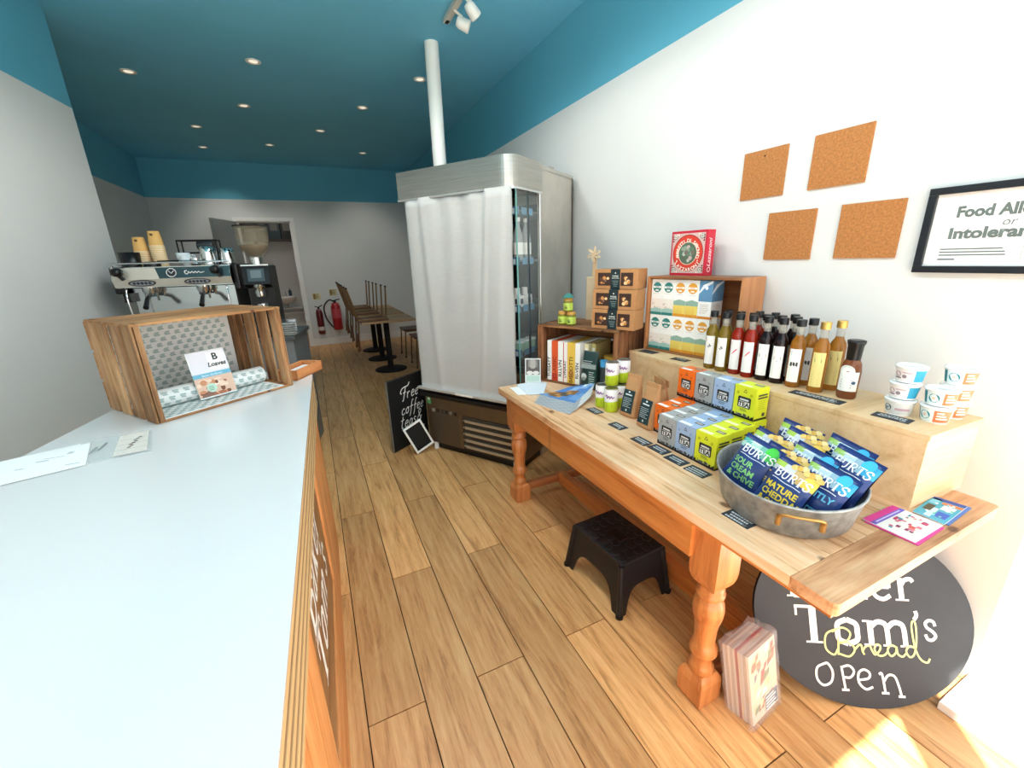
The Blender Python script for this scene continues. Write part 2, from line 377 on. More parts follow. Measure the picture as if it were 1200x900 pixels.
# ------------------------------------------------------------------ the room
XW, YB, ZC, ZS, YF = 1.96, 8.85, 3.168, 2.6, -.62
def band(mb, pts, z0=0, z1=ZC, low='wall'):
    """upright wall of a plan outline, white below the paint line and teal above"""
    n = len(pts)
    for a, b, m in ((z0, min(ZS, z1), low), (max(ZS, z0), z1, 'teal')):
        if b > a: mb.prism(pts, a, b, m)
    return mb
def rectp(x0, y0, x1, y1): return [(x0,y0),(x1,y0),(x1,y1),(x0,y1)]
fl = MB(); fl.tone = []
fl.box((-2.4,-.8,-.06), (2.5,10.7,-.008), 'gap'); fl.tone += [0]*8
for k in range(-12, 13):
    x0 = -.05+.198*k; y = (1.155 if k % 2 == 0 else .487)-1.336*2
    while y < 10.7:
        a, b = max(y, -.8), min(y+1.336, 10.7)
        if b-a > .02 and x0 > -2.4:
            t = random.random(); g = .0021
            fl.box((x0+g, a+g, -.012), (x0+.198-g, b-g, 0), 'floor'); fl.tone += [t]*8
        y += 1.336
struct('floor', fl)
struct('ceiling', MB().box((-2.4,-.8,ZC), (2.5,YB,ZC+.1), 'ceil'))
band(w := MB(), rectp(XW, .344, XW+.5, YB+.12)); band(w, rectp(2.3, YF-.04, 2.34, .344), 0, .35); band(w, rectp(2.3, YF-.04, 2.34, .344), 2.73); band(w, rectp(2.3, YF-.04, 2.34, YF+.06)); struct('wall_right', w)  # unseen side opening added in the recess to brighten the left wall
struct('wall_left', band(MB(), [(-1.31,4.28),(-2.4,4.28),(-2.4,YF-.15),(-1.845,YF-.15)]))
struct('wall_far_left', band(MB(), rectp(-2.4,4.28,-2.14,YB+.12)))
w = MB(); DX0, DX1, DZ = -.98, -.17, 2.255
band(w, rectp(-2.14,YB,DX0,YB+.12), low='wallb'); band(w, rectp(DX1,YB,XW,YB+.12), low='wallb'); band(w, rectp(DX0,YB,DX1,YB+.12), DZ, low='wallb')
struct('wall_back', w)
w = MB()
for x0, x1 in ((-2.4,-1.75), (-.62,-.5), (.68,.885), (2.25,2.34)): band(w, rectp(x0,YF-.04,x1,YF))
band(w, rectp(-1.75,YF-.04,-.62,YF), 0, 1.5); band(w, rectp(.885,YF-.04,2.25,YF), 0, .1); band(w, rectp(-2.4,YF-.04,2.34,YF), 2.73)
struct('wall_front', w)
t = MB()
for x0, x1 in ((DX0-.06,DX0),(DX1,DX1+.06)): t.box((x0,YB-.035,0), (x1,YB,DZ+.06), 'skirt')
t.box((DX0,YB-.035,DZ), (DX1,YB,DZ+.06), 'skirt'); t.box((DX0,YB,0),(DX0+.02,YB+.12,DZ),'skirt'); t.box((DX1-.02,YB,0),(DX1,YB+.12,DZ),'skirt'); t.box((DX0,YB,DZ-.02),(DX1,YB+.12,DZ),'skirt')
struct('trim_1', t)
struct('baseboard_back', MB().box((DX1+.06,YB-.018,0), (XW,YB,.13), 'skirt', bev=.004))
# store room behind the open doorway
w = MB()
for lo, hi in (((-1.9,10.6,0),(.5,10.7,2.7)), ((-2,YB+.12,0),(-1.9,10.7,2.7)), ((.5,YB+.12,0),(.6,10.7,2.7))): w.box(lo, hi, 'wall')
struct('wall_store_room', w)
struct('ceiling_store_room', MB().box((-2,YB+.12,2.6), (.6,10.7,2.7), 'wall'))
dl = MB(); h = (-.983, 8.81); e = (-1.225, 8.134); L = math.hypot(e[0]-h[0], e[1]-h[1]); D = basis((h[0],h[1],.01), (e[0]-h[0],e[1]-h[1],0), (0,0,1))
dl.box((0,0,0), (L,2.235,.04), pm('door_paint','8f9594',.5), D); door = struct('door_1', dl)
dh = MB(); dh.tube([(L-.07,1.02,-.05),(L-.16,1.02,-.05)], .01, 'chrome', M=D); dh.tube([(L-.07,1.02,0),(L-.07,1.02,-.055)], .01, 'chrome', M=D); dh.build('door_handle', door)
struct('column', MB().cyl(.056, 0, ZC, pm('cream_column_paint','f0efe9',.45), 28, T(1.148,3.82,0)))
# low white window bed in the corner by the shop window
w = MB(); w.box((1.72,YF,0), (2.3,.344,.03), 'skirt')
for k in range(3): w.box((1.90+k*.02,YF+.1,.03), (1.908+k*.02,.33,.034), 'skirt')
struct('trim_2', w)
struct('ground_outside', MB().box((-14,-16,-.2), (14,YF-.15,-.02), pm('pale_paving','d2cfc6',.85,var=.1,scale=2)))

# ------------------------------------------------------------------ ceiling fittings
def downlight(x, y, label):
    t = thing('recessed_downlight', label, 'ceiling light', (x,y,ZC), group='recessed downlights')
    MB().lathe([(.058,0),(.058,-.005),(.05,-.008),(.036,-.003),(.036,0)], 'cream', 24, close=False).build('bezel', t)
    MB().lathe([(.036,-.001),(.001,-.0012)], 'downl', 20, close=False).build('lens', t)
    return t
DL = [(-1.155,5.24,'downlight nearest the left wall, above the coffee machine'), (-.158,4.66,'downlight in the middle of the ceiling nearest the camera'),
 (1.228,4.54,'downlight just beside the white column'), (-.363,5.86,'middle downlight between the near pair and the far rows'),
 (.815,5.51,'downlight in the right half, behind the one by the column'), (-.976,6.84,'downlight in the left half, behind the one above the coffee machine'),
 (.409,6.57,'downlight right of centre in the third row'), (-.235,7.51,'farthest downlight in the centre, in front of the doorway'),
 (-1.1,7.91,'farthest downlight in the left half, near the back left corner'), (1.047,7.62,'farthest downlight in the right half, near the fridge top')]
d0 = None
for x, y, l in DL:
    if d0 is None: d0 = downlight(x, y, l)
    else: dup(d0, l, (x,y,ZC), group='recessed downlights')
t = thing('track_spotlight', 'white track spotlight bar on the teal ceiling', 'spotlight', (1.157,3.38,ZC), 0)
MB().box((-.022,-.5,-.03), (.022,.07,0), pm('track_grey','cfcac0',.4), bev=.004).box((-.012,.02,-.033),(.012,.06,-.03),'gap').build('track', t)
sp = MB().tube([(0,-.12,-.03),(.05,-.14,-.07)], .009, 'cream')
sp.lathe([(.001,.05),(.028,.045),(.036,.02),(.04,-.04),(.037,-.045),(.033,-.035),(.001,-.03)], 'white', 20, T(.06,-.12,-.1) @ RZ(-.3) @ RY(-1.2) , close=False).build('lamp_head', t)
sp2 = MB().tube([(0,-.3,-.03),(.05,-.31,-.07)], .009, 'cream')
sp2.lathe([(.001,.05),(.028,.045),(.036,.02),(.04,-.04),(.037,-.045),(.033,-.035),(.001,-.03)], 'white', 20, T(.06,-.3,-.1) @ RZ(.3) @ RY(-.9), close=False).build('lamp_head', t)

# ------------------------------------------------------------------ things on the right wall
def wallM(y, z): return basis((XW, y, z), (0,-1,0), (0,0,1))           # drawing frame on the right wall, x towards the window
CK = [(1.415,1.852,'square cork tile, upper left of the four on the wall'), (1.1,1.855,'square cork tile, upper right of the four on the wall'),
      (1.253,1.576,'square cork tile, lower left of the four on the wall'), (.953,1.578,'square cork tile, lower right of the four, beside the framed notice')]
for i, (y, z, l) in enumerate(CK):
    o = one('mounted_cork_tile', MB().box((-.104,-.102,.001), (.104,.102,.008), 'cork', bev=.001) if i else MB().box((-.104,-.102,.001), (.104,.102,.008), 'cork', bev=.001).disc(0,.075,.004,'gap',w=.0085), l, 'cork board', M=wallM(y, z), group='cork tiles on the wall')
t = thing('framed_notice', 'black framed food allergy notice on the white wall', 'notice', M=wallM(.46, 1.562))
f = MB(); W_, H_ = .326, .136
for lo, hi in (((-W_,-H_,.001),(W_,-H_+.022,.02)), ((-W_,H_-.022,.001),(W_,H_,.02)), ((-W_,-H_+.022,.001),(-W_+.022,H_-.022,.02)), ((W_-.022,-H_+.022,.001),(W_,H_-.022,.02))): f.box(lo, hi, 'frame', bev=.002)
f.build('frame', t)
p = MB().box((-W_+.02,-H_+.02,.001), (W_-.02,H_-.02,.006), 'paper'); g = '50605c'; w_ = .0065
p.text('Food Allergies', .033, g, bold=.045, x=-.247, y=.04, w=w_, sx=.92, align='LEFT'); p.text('or', .024, g, x=-.12, y=.008, w=w_, shear=.2); p.text('Intolerances', .033, g, bold=.045, x=-.255, y=-.026, w=w_, sx=1.1, align='LEFT')
for y in (.082, -.038):
    for k in range(90): p.rect(-.25+k*.0055, y, -.2475+k*.0055, y+.0012, g, w=w_)
p.lines(-.268, -.058, -.1, 3, .0095, g, w=w_, fill=.42, ragged=.12); p.rect(-.268,-.095,-.225,-.09,g,w=w_)
p.rect(-.078,-.095,-.077,-.05,g,w=w_); p.lines(-.06,-.058,.2,3,.0095,g,w=w_,fill=.42)
p.build('notice_sheet', t)
MB().box((-W_+.021,-H_+.021,.0105),(W_-.021,H_-.021,.012), MT['glazing']).build('glazing', t)

# ------------------------------------------------------------------ white counter
CX = lambda y: -.134+.0281*y
def wp(mb, name, root): return mb.build(name, root, root.matrix_basis.inverted())
ct = thing('service_counter', 'white topped counter with a plywood edge and orange wood front', 'counter', (-.5,1.2,0))
RB = [(-.80,2.46),(-.857,2.177),(-.95,1.723),(-1.22,.40),(-1.36,-.3)]
def outline(inset): return [(CX(-.3)-inset,-.3+inset), (CX(2.43)-inset,2.43-inset), (-.45,2.76-inset)] + [(x+inset*.97, y) for x, y in RB[:-1]] + [(RB[-1][0]+inset, -.3+inset)]
wp(MB().prism(outline(0), .944, .95, 'ctop').prism(outline(0), .9432, .944, 'gap'), 'worktop', ct)
e = MB(); n = 9
for k in range(n): e.prism(outline(.0015 if k % 2 else .0), .79+k*.1532/n, .79+(k+1)*.1532/n, 'plyd' if k % 2 else 'ply')
wp(e, 'plywood_edge', ct)
wp(MB().prism(outline(.06), 0, .79, 'white'), 'carcass', ct)
a, b = V((-.152,-.25,0)), V((-.079,2.28,0)); PD = basis(a, b-a, (0,0,1)); PL = (b-a).length
yy = lambda y: (y+.25)/2.53*PL
for x0, x1, n in ((0, yy(.885), 8), (yy(1.64), PL, 5)):
    f = MB()
    for k in range(n):
        q = x0+(x1-x0)*k/n; f.box((q+.0006,0,-.02), (q+(x1-x0)/n-.0006,.79,.0), 'larch', PD, bev=.0015)
    wp(f, 'front_boards', ct)
wp(MB().box((yy(.885)+.001,0,-.02), (yy(1.64)-.001,.245,.0), 'larchy', PD, bev=.002), 'bottom_rail', ct)
wp(MB().box((yy(.885),.24,-.03), (yy(1.64),.79,-.008), 'dkpanel', PD), 'sign_panel', ct)
s = MB(); serif(s, 'Baker', .17, 'white', PD, yy(.965), .60, -.0072, sx=.95); serif(s, "Tom's", .18, 'white', PD, yy(.97), .405, -.0072, sx=.95)
wp(s, 'lettering', ct)

# ------------------------------------------------------------------ old pine table
tb = thing('farmhouse_table', 'long pine table with turned orange legs and scrubbed top', 'table', (1.35,1.4,0))
m = MB(); TZ = .76
n = 5; X0, X1 = .945, 1.775
for k in range(n): m.box((X0+(X1-X0)*k/n+.0006, .475, TZ-.034), (X0+(X1-X0)*(k+1)/n-.0006, 2.262, TZ), 'pine', bev=.003)
wp(m, 'tabletop', tb)
bm_ = bmesh.new(); bmesh.ops.create_cube(bm_, size=1)
for v in bm_.verts: v.co = V((X0+(v.co.x+.5)*(X1-X0), .372+(v.co.y+.5)*.102, TZ-.034+(v.co.z+.5)*.034))
bmesh.ops.bevel(bm_, geom=[e_ for e_ in bm_.edges if abs(e_.verts[0].co.z-e_.verts[1].co.z) > .01 and e_.verts[0].co.y < .4], offset=.016, segments=3, profile=.5, affect='EDGES')
wp(MB().bm(bm_, 'pineb'), 'end_board', tb)
wp(MB().box((X0+.003,.38,TZ-.042),(X0+.014,2.255,TZ-.034),'pineo'), 'edge_moulding', tb)
for lo, hi, mt in (((.975,.79,.575),(.998,2.14,.726),'pineo'), ((1.722,.845,.575),(1.745,2.13,.726),'pineo'), ((1.09,2.19,.575),(1.61,2.215,.726),'pinex'), ((1.09,.71,.575),(1.61,.735,.726),'pinex')):
    wp(MB().box(lo, hi, mt, bev=.002), 'apron', tb)
def leg_mesh():
    m = MB()
    def sq(w, z0, z1): m.box((-w,-w,z0), (w,w,z1), 'pinez', bev=.006)
    # square block with rounded lower shoulders, drawn as stacked square sections
    def sections(secs):
        vs = []; fs = []
        for w, z in secs: vs += [(-w,-w,z),(w,-w,z),(w,w,z),(-w,w,z)]
        for j in range(len(secs)-1):
            for k in range(4): fs.append((4*j+k, 4*j+(k+1)%4, 4*j+4+(k+1)%4, 4*j+4+k))
        fs.append((3,2,1,0)); e = 4*(len(secs)-1); fs.append((e,e+1,e+2,e+3)); m.add(vs, fs, 'pinez')
    sections([(.03,.475),(.038,.482),(.045,.495),(.05,.515),(.052,.54),(.052,.727)])
    sections([(.047,0),(.05,.006),(.05,.085),(.045,.105),(.036,.12)])
    m.lathe([(.036,.115),(.043,.122),(.038,.13),(.042,.138),(.036,.147),(.033,.16),(.032,.185),(.043,.196),(.046,.205),(.042,.214),(.045,.222),(.037,.232),(.034,.25),(.036,.30),(.041,.335),(.044,.34),(.041,.346),(.047,.355),(.05,.385),(.047,.41),(.038,.428),(.035,.433),(.045,.442),(.046,.452),(.04,.459),(.043,.468),(.035,.48)], 'pinez', 24, close=False)
    return m
LG = [(1.04,.746), (1.04,2.183), (1.70,.79), (1.70,2.183)]
l0 = wp(leg_mesh(), 'leg', tb); base0 = l0.matrix_basis.copy()
for i, (x, y) in enumerate(LG):
    o = l0 if i == 0 else l0.copy()
    if i: COL.objects.link(o); o.parent = tb
    o.matrix_basis = base0 @ T(x, y, 0)
for y in (.746, 2.183): wp(MB().box((1.085,y-.02,.055), (1.655,y+.02,.105), 'pinex', bev=.004), 'stretcher', tb)
wp(MB().box((1.325,.76,.04), (1.375,2.17,.12), MT['pineo'], bev=.004), 'stretcher', tb)
# ------------------------------------------------------------------ oval sign leaning by the table
phi, al = -.529, .45
hh = V((math.cos(phi), math.sin(phi), 0)); nb = V((-math.sin(phi), math.cos(phi), 0)); uu = V((0,0,math.cos(al)))+nb*math.sin(al)
cO = V((1.522,.44,0))+uu*.301; cO += hh.cross(uu)*0
OM = basis(cO, hh, uu)
m = MB(); N = 72; A, B = .362, .301
el = [(A*math.cos(2*PI*k/N), B*math.sin(2*PI*k/N)) for k in range(N)]
t = thing('oval_shop_sign', 'dark grey oval chalk sign on the floor reading open', 'sign', M=OM)
m.prism(el, -.012, .0, 'edge'); m.poly([(x*.997,y*.997) for x, y in el], 'slate', w=.0005); m.build('sign_board', t)
s = MB(); z = .0012
serif(s, 'Baker', .115, 'white', None, -.245, .052, z, sx=1.18)
serif(s, 'Tom', .125, 'white', None, -.225, -.1, z, sx=1.3, gap=.02); serif(s, "'", .12, 'white', None, .165, -.10, z, sx=1.0); serif(s, 's', .1, 'white', None, .195, -.075, z)
s.build('painted_name', t)
s = MB()
for pts in ([(-.09,-.05),(-.125,-.07),(-.13,-.115),(-.105,-.135),(-.09,-.115)], [(-.085,-.075),(-.09,-.135)], [(-.105,-.06),(-.07,-.045),(-.045,-.06),(-.055,-.085),(-.085,-.095),(-.05,-.095),(-.035,-.115),(-.055,-.138),(-.09,-.13)],
            [(-.035,-.115),(-.02,-.1),(-.012,-.1),(-.01,-.118),(-.005,-.13)], [(-.01,-.12),(.0,-.105),(.015,-.1),(.02,-.112),(.03,-.128),(.045,-.115),(.05,-.1),(.038,-.095),(.03,-.112),(.042,-.13),(.06,-.128),(.07,-.118)],
            [(.1,-.1),(.085,-.095),(.072,-.112),(.082,-.13),(.098,-.118),(.102,-.1),(.104,-.122),(.118,-.13),(.13,-.12)], [(.16,-.1),(.145,-.095),(.132,-.112),(.142,-.13),(.158,-.118),(.17,-.07),(.172,-.02),(.163,-.015),(.158,-.04),(.162,-.1),(.175,-.135),(.195,-.145),(.205,-.132)]):
    s.ribbon(cr(pts, 6), .0062, 'chalkg', z=.0018)
s.build('bread_lettering', t)
s = MB(); zc = .0016
for pts in ([(-.14,-.165),(-.165,-.18),(-.168,-.215),(-.148,-.235),(-.122,-.222),(-.115,-.19),(-.128,-.165),(-.14,-.165)],
            [(-.085,-.17),(-.078,-.245)], [(-.088,-.175),(-.06,-.168),(-.045,-.185),(-.058,-.205),(-.08,-.206)], [(-.09,-.246),(-.066,-.246)],
            [(-.03,-.212),(.0,-.205),(.005,-.188),(-.012,-.178),(-.03,-.19),(-.032,-.22),(-.012,-.24),(.012,-.232)],
            [(.035,-.19),(.045,-.19),(.05,-.248)], [(.047,-.215),(.065,-.192),(.085,-.195),(.095,-.225),(.1,-.255)], [(.038,-.249),(.062,-.249)], [(.09,-.257),(.112,-.257)]):
    s.ribbon(cr(pts, 5), .0075, 'chalkw', z=zc)
s.build('chalk_lettering', t)

# ------------------------------------------------------------------ step stool under the table edge
t = thing('step_stool', 'black plastic step stool on the floor in front of the table', 'stool', (1.135,1.33,0), .06)
m = MB(); H_ = .25
def lerp(a, b, k): return a+(b-a)*k
tw, td, bw, bd = .122, .165, .15, .195                        # half sizes top and foot
def side(ax, sgn, n=24):
    """one skirt of the stool with an arched cut-out, given thickness"""
    ht, hb = (td, bd) if ax == 'x' else (tw, bw); ot, ob = (tw, bw) if ax == 'x' else (td, bd)
    vs = []; fs = []
    for k in range(n+1):
        u = -1+2*k/n
        zc = 0 if abs(u) > .72 else (.13 if ax == 'x' else .12)*(1-(abs(u)/.72)**4)**.5
        for z in (H_-.012, zc):
            q = 1-z/H_; o = lerp(ot, ob, q)*sgn; a = lerp(ht, hb, q)*u
            for th in (0, .006):
                p = (o-th*sgn, a) if ax == 'x' else (a, o-th*sgn)
                vs.append((p[0], p[1], z))
    for k in range(n):
        i, j = 4*k, 4*k+4
        fs += [(i,j,j+2,i+2), (i+1,i+3,j+3,j+1), (i+2,j+2,j+3,i+3), (i,i+1,j+1,j)]
    m.add(vs, fs, 'stool')
for ax in 'xy':
    for sgn in (-1, 1): side(ax, sgn)
for sx in (-1, 1):
    for sy in (-1, 1):
        m.tube([(sx*bw*.985,sy*bd*.985,0),(sx*tw*.99,sy*td*.99,H_-.014)], .014, 'stool', 10)
        m.cyl(.017, 0, .012, 'black', 12, T(sx*bw*.985,sy*bd*.985,0))
m.build('body', t)
m = MB(); m.box((-tw-.004,-td-.004,H_-.016), (tw+.004,td+.004,H_-.002), 'stool', bev=.006)
for i in range(5):
    for j in range(7):
        x, y = -.096+.048*i, -.138+.046*j
        if abs(x) < .035 and abs(y) < .05: continue
        m.lathe([(.021,0),(.021,.0012),(.018,.0018),(.001,.0018)], 'stool', 14, T(x, y, H_-.002), close=False)
for lo, hi in (((-.035,-.048,0),(.035,-.042,.003)), ((-.035,.042,0),(.035,.048,.003)), ((.029,-.048,0),(.035,.048,.003))): m.box(lo, hi, 'stool', T(0,0,H_-.002))
m.box((-.026,-.04,0),(.026,.04,.0006),'black',T(0,0,H_-.002))
m.build('top_step', t)

# ------------------------------------------------------------------ wrapped magazine bundle against the table leg
e1 = V((.17,.019,0)).normalized(); e2 = V((-.019,.17,0)).normalized(); ln = .2
up = V((0,0,math.cos(ln)))+e2*math.sin(ln)-e1*.02
BM = basis((1.093,.570,0.003+.0), e1, up.normalized(), None)          # local x along the cover, y up, -z into the bundle (z = towards the viewer)
t = thing('magazine_bundle', 'bundle of magazines in clear plastic wrap leaning by the table leg', 'magazine bundle', M=BM)
m = MB()
for k in range(10):
    c = ['d6d0c6','b9ada0','c8c8c8','cfc4b4','a8686a','d2cec8','b8b0a8'][k % 7]; z1 = -.002-.0088*k
    m.box((.006+random.random()*.003,.012,z1-.0078), (.166,.262+random.random()*.006,z1), c)
z = -.0008
m.rect(.008,.013,.165,.264,'cdbca6',w=z)
for k in range(46):
    x, y = .012+random.random()*.13, .03+random.random()*.2
    m.poly([(x,y),(x+.012+random.random()*.02,y+.01),(x+.02+random.random()*.012,y+.03),(x+.004,y+.026)], random.choice(['c46a4a','e2b98c','8a5a3c','d8d0a0','a33b35','f2ead8','6d7f58','58616c']), w=z+.0003+k*4e-6)
m.rect(.085,.018,.162,.075,'4a5a6a',w=z+.0006); m.lines(.09,.068,.155,5,.011,'e8e8e8',w=z+.0008,fill=.5)
m.build('magazines', t)
m = MB(); bm_ = bmesh.new(); bmesh.ops.create_cube(bm_, size=1)
for v in bm_.verts: v.co = V(((v.co.x+.5)*.178-.004, (v.co.y+.5)*.276, (v.co.z-.5)*.098+.004))
bmesh.ops.subdivide_edges(bm_, edges=list(bm_.edges), cuts=9, use_grid_fill=True)
rn = random.Random(3)
for v in bm_.verts:
    j = .0035; top = v.co.y > .2
    v.co += V((rn.uniform(-j,j), rn.uniform(-j,j)*(.3 if v.co.y < .02 else 1), rn.uniform(0,j)))
    if v.co.y > .262: v.co.y += .012*math.sin(v.co.x*40)*abs(math.sin(v.co.z*40))
    if v.co.y < .004: v.co.y = .0
PW = pm('clear_plastic_wrap','f4f2f4',.12,trans=0,spec=.9,bump=.5,bscale=60)
nt = PW.node_tree; tr = nt.nodes.new('ShaderNodeBsdfTransparent'); mxs = nt.nodes.new('ShaderNodeMixShader'); mxs.inputs[0].default_value = .2
nt.links.new(tr.outputs[0], mxs.inputs[1]); nt.links.new(nt.nodes['Principled BSDF'].outputs[0], mxs.inputs[2]); nt.links.new(mxs.outputs[0], nt.nodes['Material Output'].inputs[0])
m.bm(bm_, PW, smooth=True); m.build('plastic_wrap', t)

# ------------------------------------------------------------------ display fridge
FW, FD, FH = .905, .88, 2.1
fo = V((.70,3.24,0)); fd = V((.545,-.838,0)).normalized(); fn = V((.838,.545,0)).normalized()
FM = basis(fo, fd, fn, (0,0,1))                                       # x along the front, y to the back, z up
fr = thing('display_fridge', 'tall stainless steel display fridge with its pale blind pulled down', 'fridge', M=FM)
SY = .335                                                               # depth of the glazed end panel
m = MB(); m.box((FW-.02,SY,0), (FW,FD,FH-.02), 'steelp', bev=.002).box((0,SY,0),(.02,FD,FH-.02),'steelp').box((0,FD-.03,0),(FW,FD,FH-.02),'steeld').box((0,SY,FH-.03),(FW,FD,FH),'steelp',bev=.002)
m.tube([(FW,SY,.5),(FW,SY,FH-.02)], .006, 'chrome'); m.box((FW-.001,.47,FH-.004),(FW+.001,.55,FH+.012),'steel')
m.build('cabinet', fr)
m = MB(); cz0, cz1 = 1.925, 2.105
out = [(-.02,SY)] + [(-.02,-.05)] + [(FW+.02-.09+.09*math.sin(a), -.05+.09-.09*math.cos(a)) for a in [PI/2*k/8 for k in range(9)]] + [(FW+.02,SY)]
m.prism(out, cz0, cz1, 'steel'); m.prism([(x*1.004-.001,y-.004 if y < .3 else y) for x, y in out], cz0-.006, cz0+.006, 'chrome')
m.box((-.026,-.02,cz0),(-.02,SY,cz1),'black'); m.build('canopy', fr)
m = MB(); m.box((0,0.02,.06), (FW,FD-.03,.5), 'steeld', bev=.004).box((.02,.05,0),(FW-.02,FD-.05,.06),'black')
m.rect(.03,.06,.33,.34,MT['steel'] if 0 else pm('control_panel','6d6255',.4,.8),FR(.0195,0,0),w=.001)
for k, c in enumerate(('9a8d7c','2a2622','4c443c','2a2622','8a7d6c','2a2622')): m.box((.06+.045*k,.012,.335),(.085+.045*k,.02,.36),c)
m.box((.015,.014,.40),(.05,.02,.455),'5fae6e'); m.box((.02,.0135,.43),(.045,.014,.45),'dfe8df')
m.build('base_panel', fr)
m = MB(); m.box((.37,.013,.065),(FW-.03,.021,.345),'3a342d')
for k in range(5):
    z = .085+.054*k
    m.box((.40,.002,z),(FW-.035,.012,z+.022),pm('vent_slat_steel','cfcac2',.3,.9) if k == 0 else bpy.data.materials['vent_slat_steel'],RX(0),bev=.002)
    m.tube([(.385,.006,z+.012),(.40,.006,z+.024)], .007, 'chrome', 8)
m.build('vent_grille', fr)
MB().box((-.01,-.04,.475),(FW+.01,.03,.515),'black',bev=.01).box((-.005,-.03,.52),(FW,.03,.54),'blackm',bev=.004).build('bumper_rail', fr)
m = MB(); 
for k in range(5):
    z = .56+.31*k
    m.box((.03,.10,z),(FW-.025,FD-.05,z+.012),pm('shelf_steel','5b6266',.4,.6) if k == 0 else bpy.data.materials['shelf_steel'])
    m.box((.03,.085,z-.018),(FW-.025,.10,z+.03),pm('price_strip_blue','3f6f92',.4) if k == 0 else bpy.data.materials['price_strip_blue'])
    for q in range(4): m.rect(FW-.16+.03*q,z-.012,FW-.14+.03*q,z+.02,'c9d4da' if q % 2 else '26333c',FR(.0845))
    m.rect(.13,z-.016,.28,z+.028,pm('price_strip_end','5f93b4',.4) if k == 0 else bpy.data.materials['price_strip_end'],RT(FW-.0245),w=0)
m.box((.03,FD-.08,.5),(FW-.03,FD-.06,1.92),'blackm'); m.build('shelves', fr)
m = MB(); m.box((FW-.008,.035,.53),(FW-.002,SY,cz0),'glass'); m.box((FW-.009,.03,.53),(FW-.001,.036,cz0),pm('glass_edge_teal','7fb8b4',.2)); m.box((FW-.011,.175,.53),(FW-.001,.187,cz0),pm('glass_joint_post','26343a',.3)); m.build('end_glass', fr)
for x in (.06,FW-.06): MB().cyl(.02,0,.06,'porc',14,T(x,.03,0)).build('levelling_foot', fr)
# pulled-down blind
m = MB(); nx, nz = 70, 24; vs = []; fs = []
x0, x1, zt, zb = .035, FW+.01, 1.93, .56
for th in (0, .003):
    for j in range(nz+1):
        q = j/nz
        for i in range(nx+1):
            u = i/nx; x = x0+(x1-x0)*u
            f = .006*math.sin(u*9+q*.8)+.005*math.sin(u*31+1.2*q)*(1-q)+.010*math.exp(-((u-.17-.07*q)/.035)**2)*(1-.35*q)+.011*math.exp(-((u-.80+.13*q)/.022)**2)*(1-.5*q)+.007*math.exp(-((u-.93+.1*q)/.02)**2)*(1-q)
            f += .0025*math.sin(q*40+u*3)*(.4+.6*u)
            vs.append((x+.004*math.sin(q*14)*(u > .98), -.045-f+th, zt+(zb-zt)*q))
n1 = (nx+1)*(nz+1)
for j in range(nz):
    for i in range(nx):
        a = j*(nx+1)+i; fs += [(a,a+nx+1,a+nx+2,a+1), (n1+a,n1+a+1,n1+a+nx+2,n1+a+nx+1)]
for j in range(nz):
    for i in (0, nx): a = j*(nx+1)+i; fs.append((a,n1+a,n1+a+nx+1,a+nx+1))
for i in range(nx):
    for j in (0, nz): a = j*(nx+1)+i; fs.append((a,a+1,n1+a+1,n1+a))
m.add(vs, fs, 'linen', None, True); bl = m.build('night_blind', fr)
MB().box((.0,-.066,.545),(FW+.012,-.036,.565),pm('blind_bar','c6c4be',.4,.4),bev=.004).box((.39,-.072,.548),(.55,-.066,.562),'cream').build('hem_bar', bl)

def fpt(x, y, z): return FM @ V((x, y, z))
def glassy(name, c, r=.05, tr=.85): return pm(name, c, r, trans=tr, ior=1.36)
MT['clearb'] = glassy('clear_bottle', 'eef4f4', .05, .6)
def bottle_of_water(x, y, label, src=None, s=1.0):
    M_ = T(*fpt(x, y, 1.5035)) @ RZ(-.99)
    if src: return dup(src, label, M=M_, group='water bottles in the fridge')
    t = thing('water_bottle', label, 'bottle', M=M_, group='water bottles in the fridge')
    MB().lathe([(.03,0),(.034,.01),(.034,.13),(.03,.16),(.015,.21),(.013,.24)], 'clearb', 16).build('glass', t)
    MB().lathe([(.0345,.035),(.0345,.11)], 'white', 16, close=False).build('label', t)
    MB().cyl(.016,.24,.265,'white',14).build('cap', t); return t
wb = bottle_of_water(FW-.064,.145,'white capped clear bottle on the top fridge shelf, beside the blind')
bottle_of_water(FW-.064,.25,'white capped clear bottle on the top fridge shelf, nearer the steel side', wb)
def yog(x, y, z, c, name, label, cat, r=.045, h=.06, lid='f2f2f0', group=None):
    t = thing(name, label, cat, M=T(*fpt(x, y, z)), group=group)
    MB().lathe([(r*.85,0),(r,h)], c, 18).build('tub', t); MB().cyl(r*1.05,h,h+.012,lid,18).build('lid', t); return t
z2 = 1.1935
for i, (y, l) in enumerate(((.15,'nearer the blind'),(.255,'nearer the steel side'))):
    t = thing('milk_carton', 'small white carton on the middle fridge shelf, '+l, 'carton', M=T(*fpt(FW-.085,y,z2)) @ RZ(-.99), group='cartons in the fridge')
    MB().cbox(.075,.075,.075,'e9e9e6').rect(-.02,.02,.02,.055,'3a3a3e',FR(-.0378)).rect(-.02,.02,.02,.055,'3a3a3e',RT(.0378)).build('box', t)
    MB().cyl(.02,.075,.125,'e2e0dc',14).build('spout', t)
for i, (x, y, l) in enumerate(((.07,.142,'nearest the blind'),(.07,.222,'in the middle'),(.07,.302,'nearest the steel side'))):
    yog(FW-x,y,.8835,'a9cfb0','yoghurt_jar','white lidded green jar on the lower fridge shelf, '+l,'jar',.037,.06,group='jars in the fridge')
yog(FW-.1,.2,.5735,'7a5a3c','brown_pot','brown pot low down in the fridge behind the glass end','pot',.06,.14,'3a2c22')

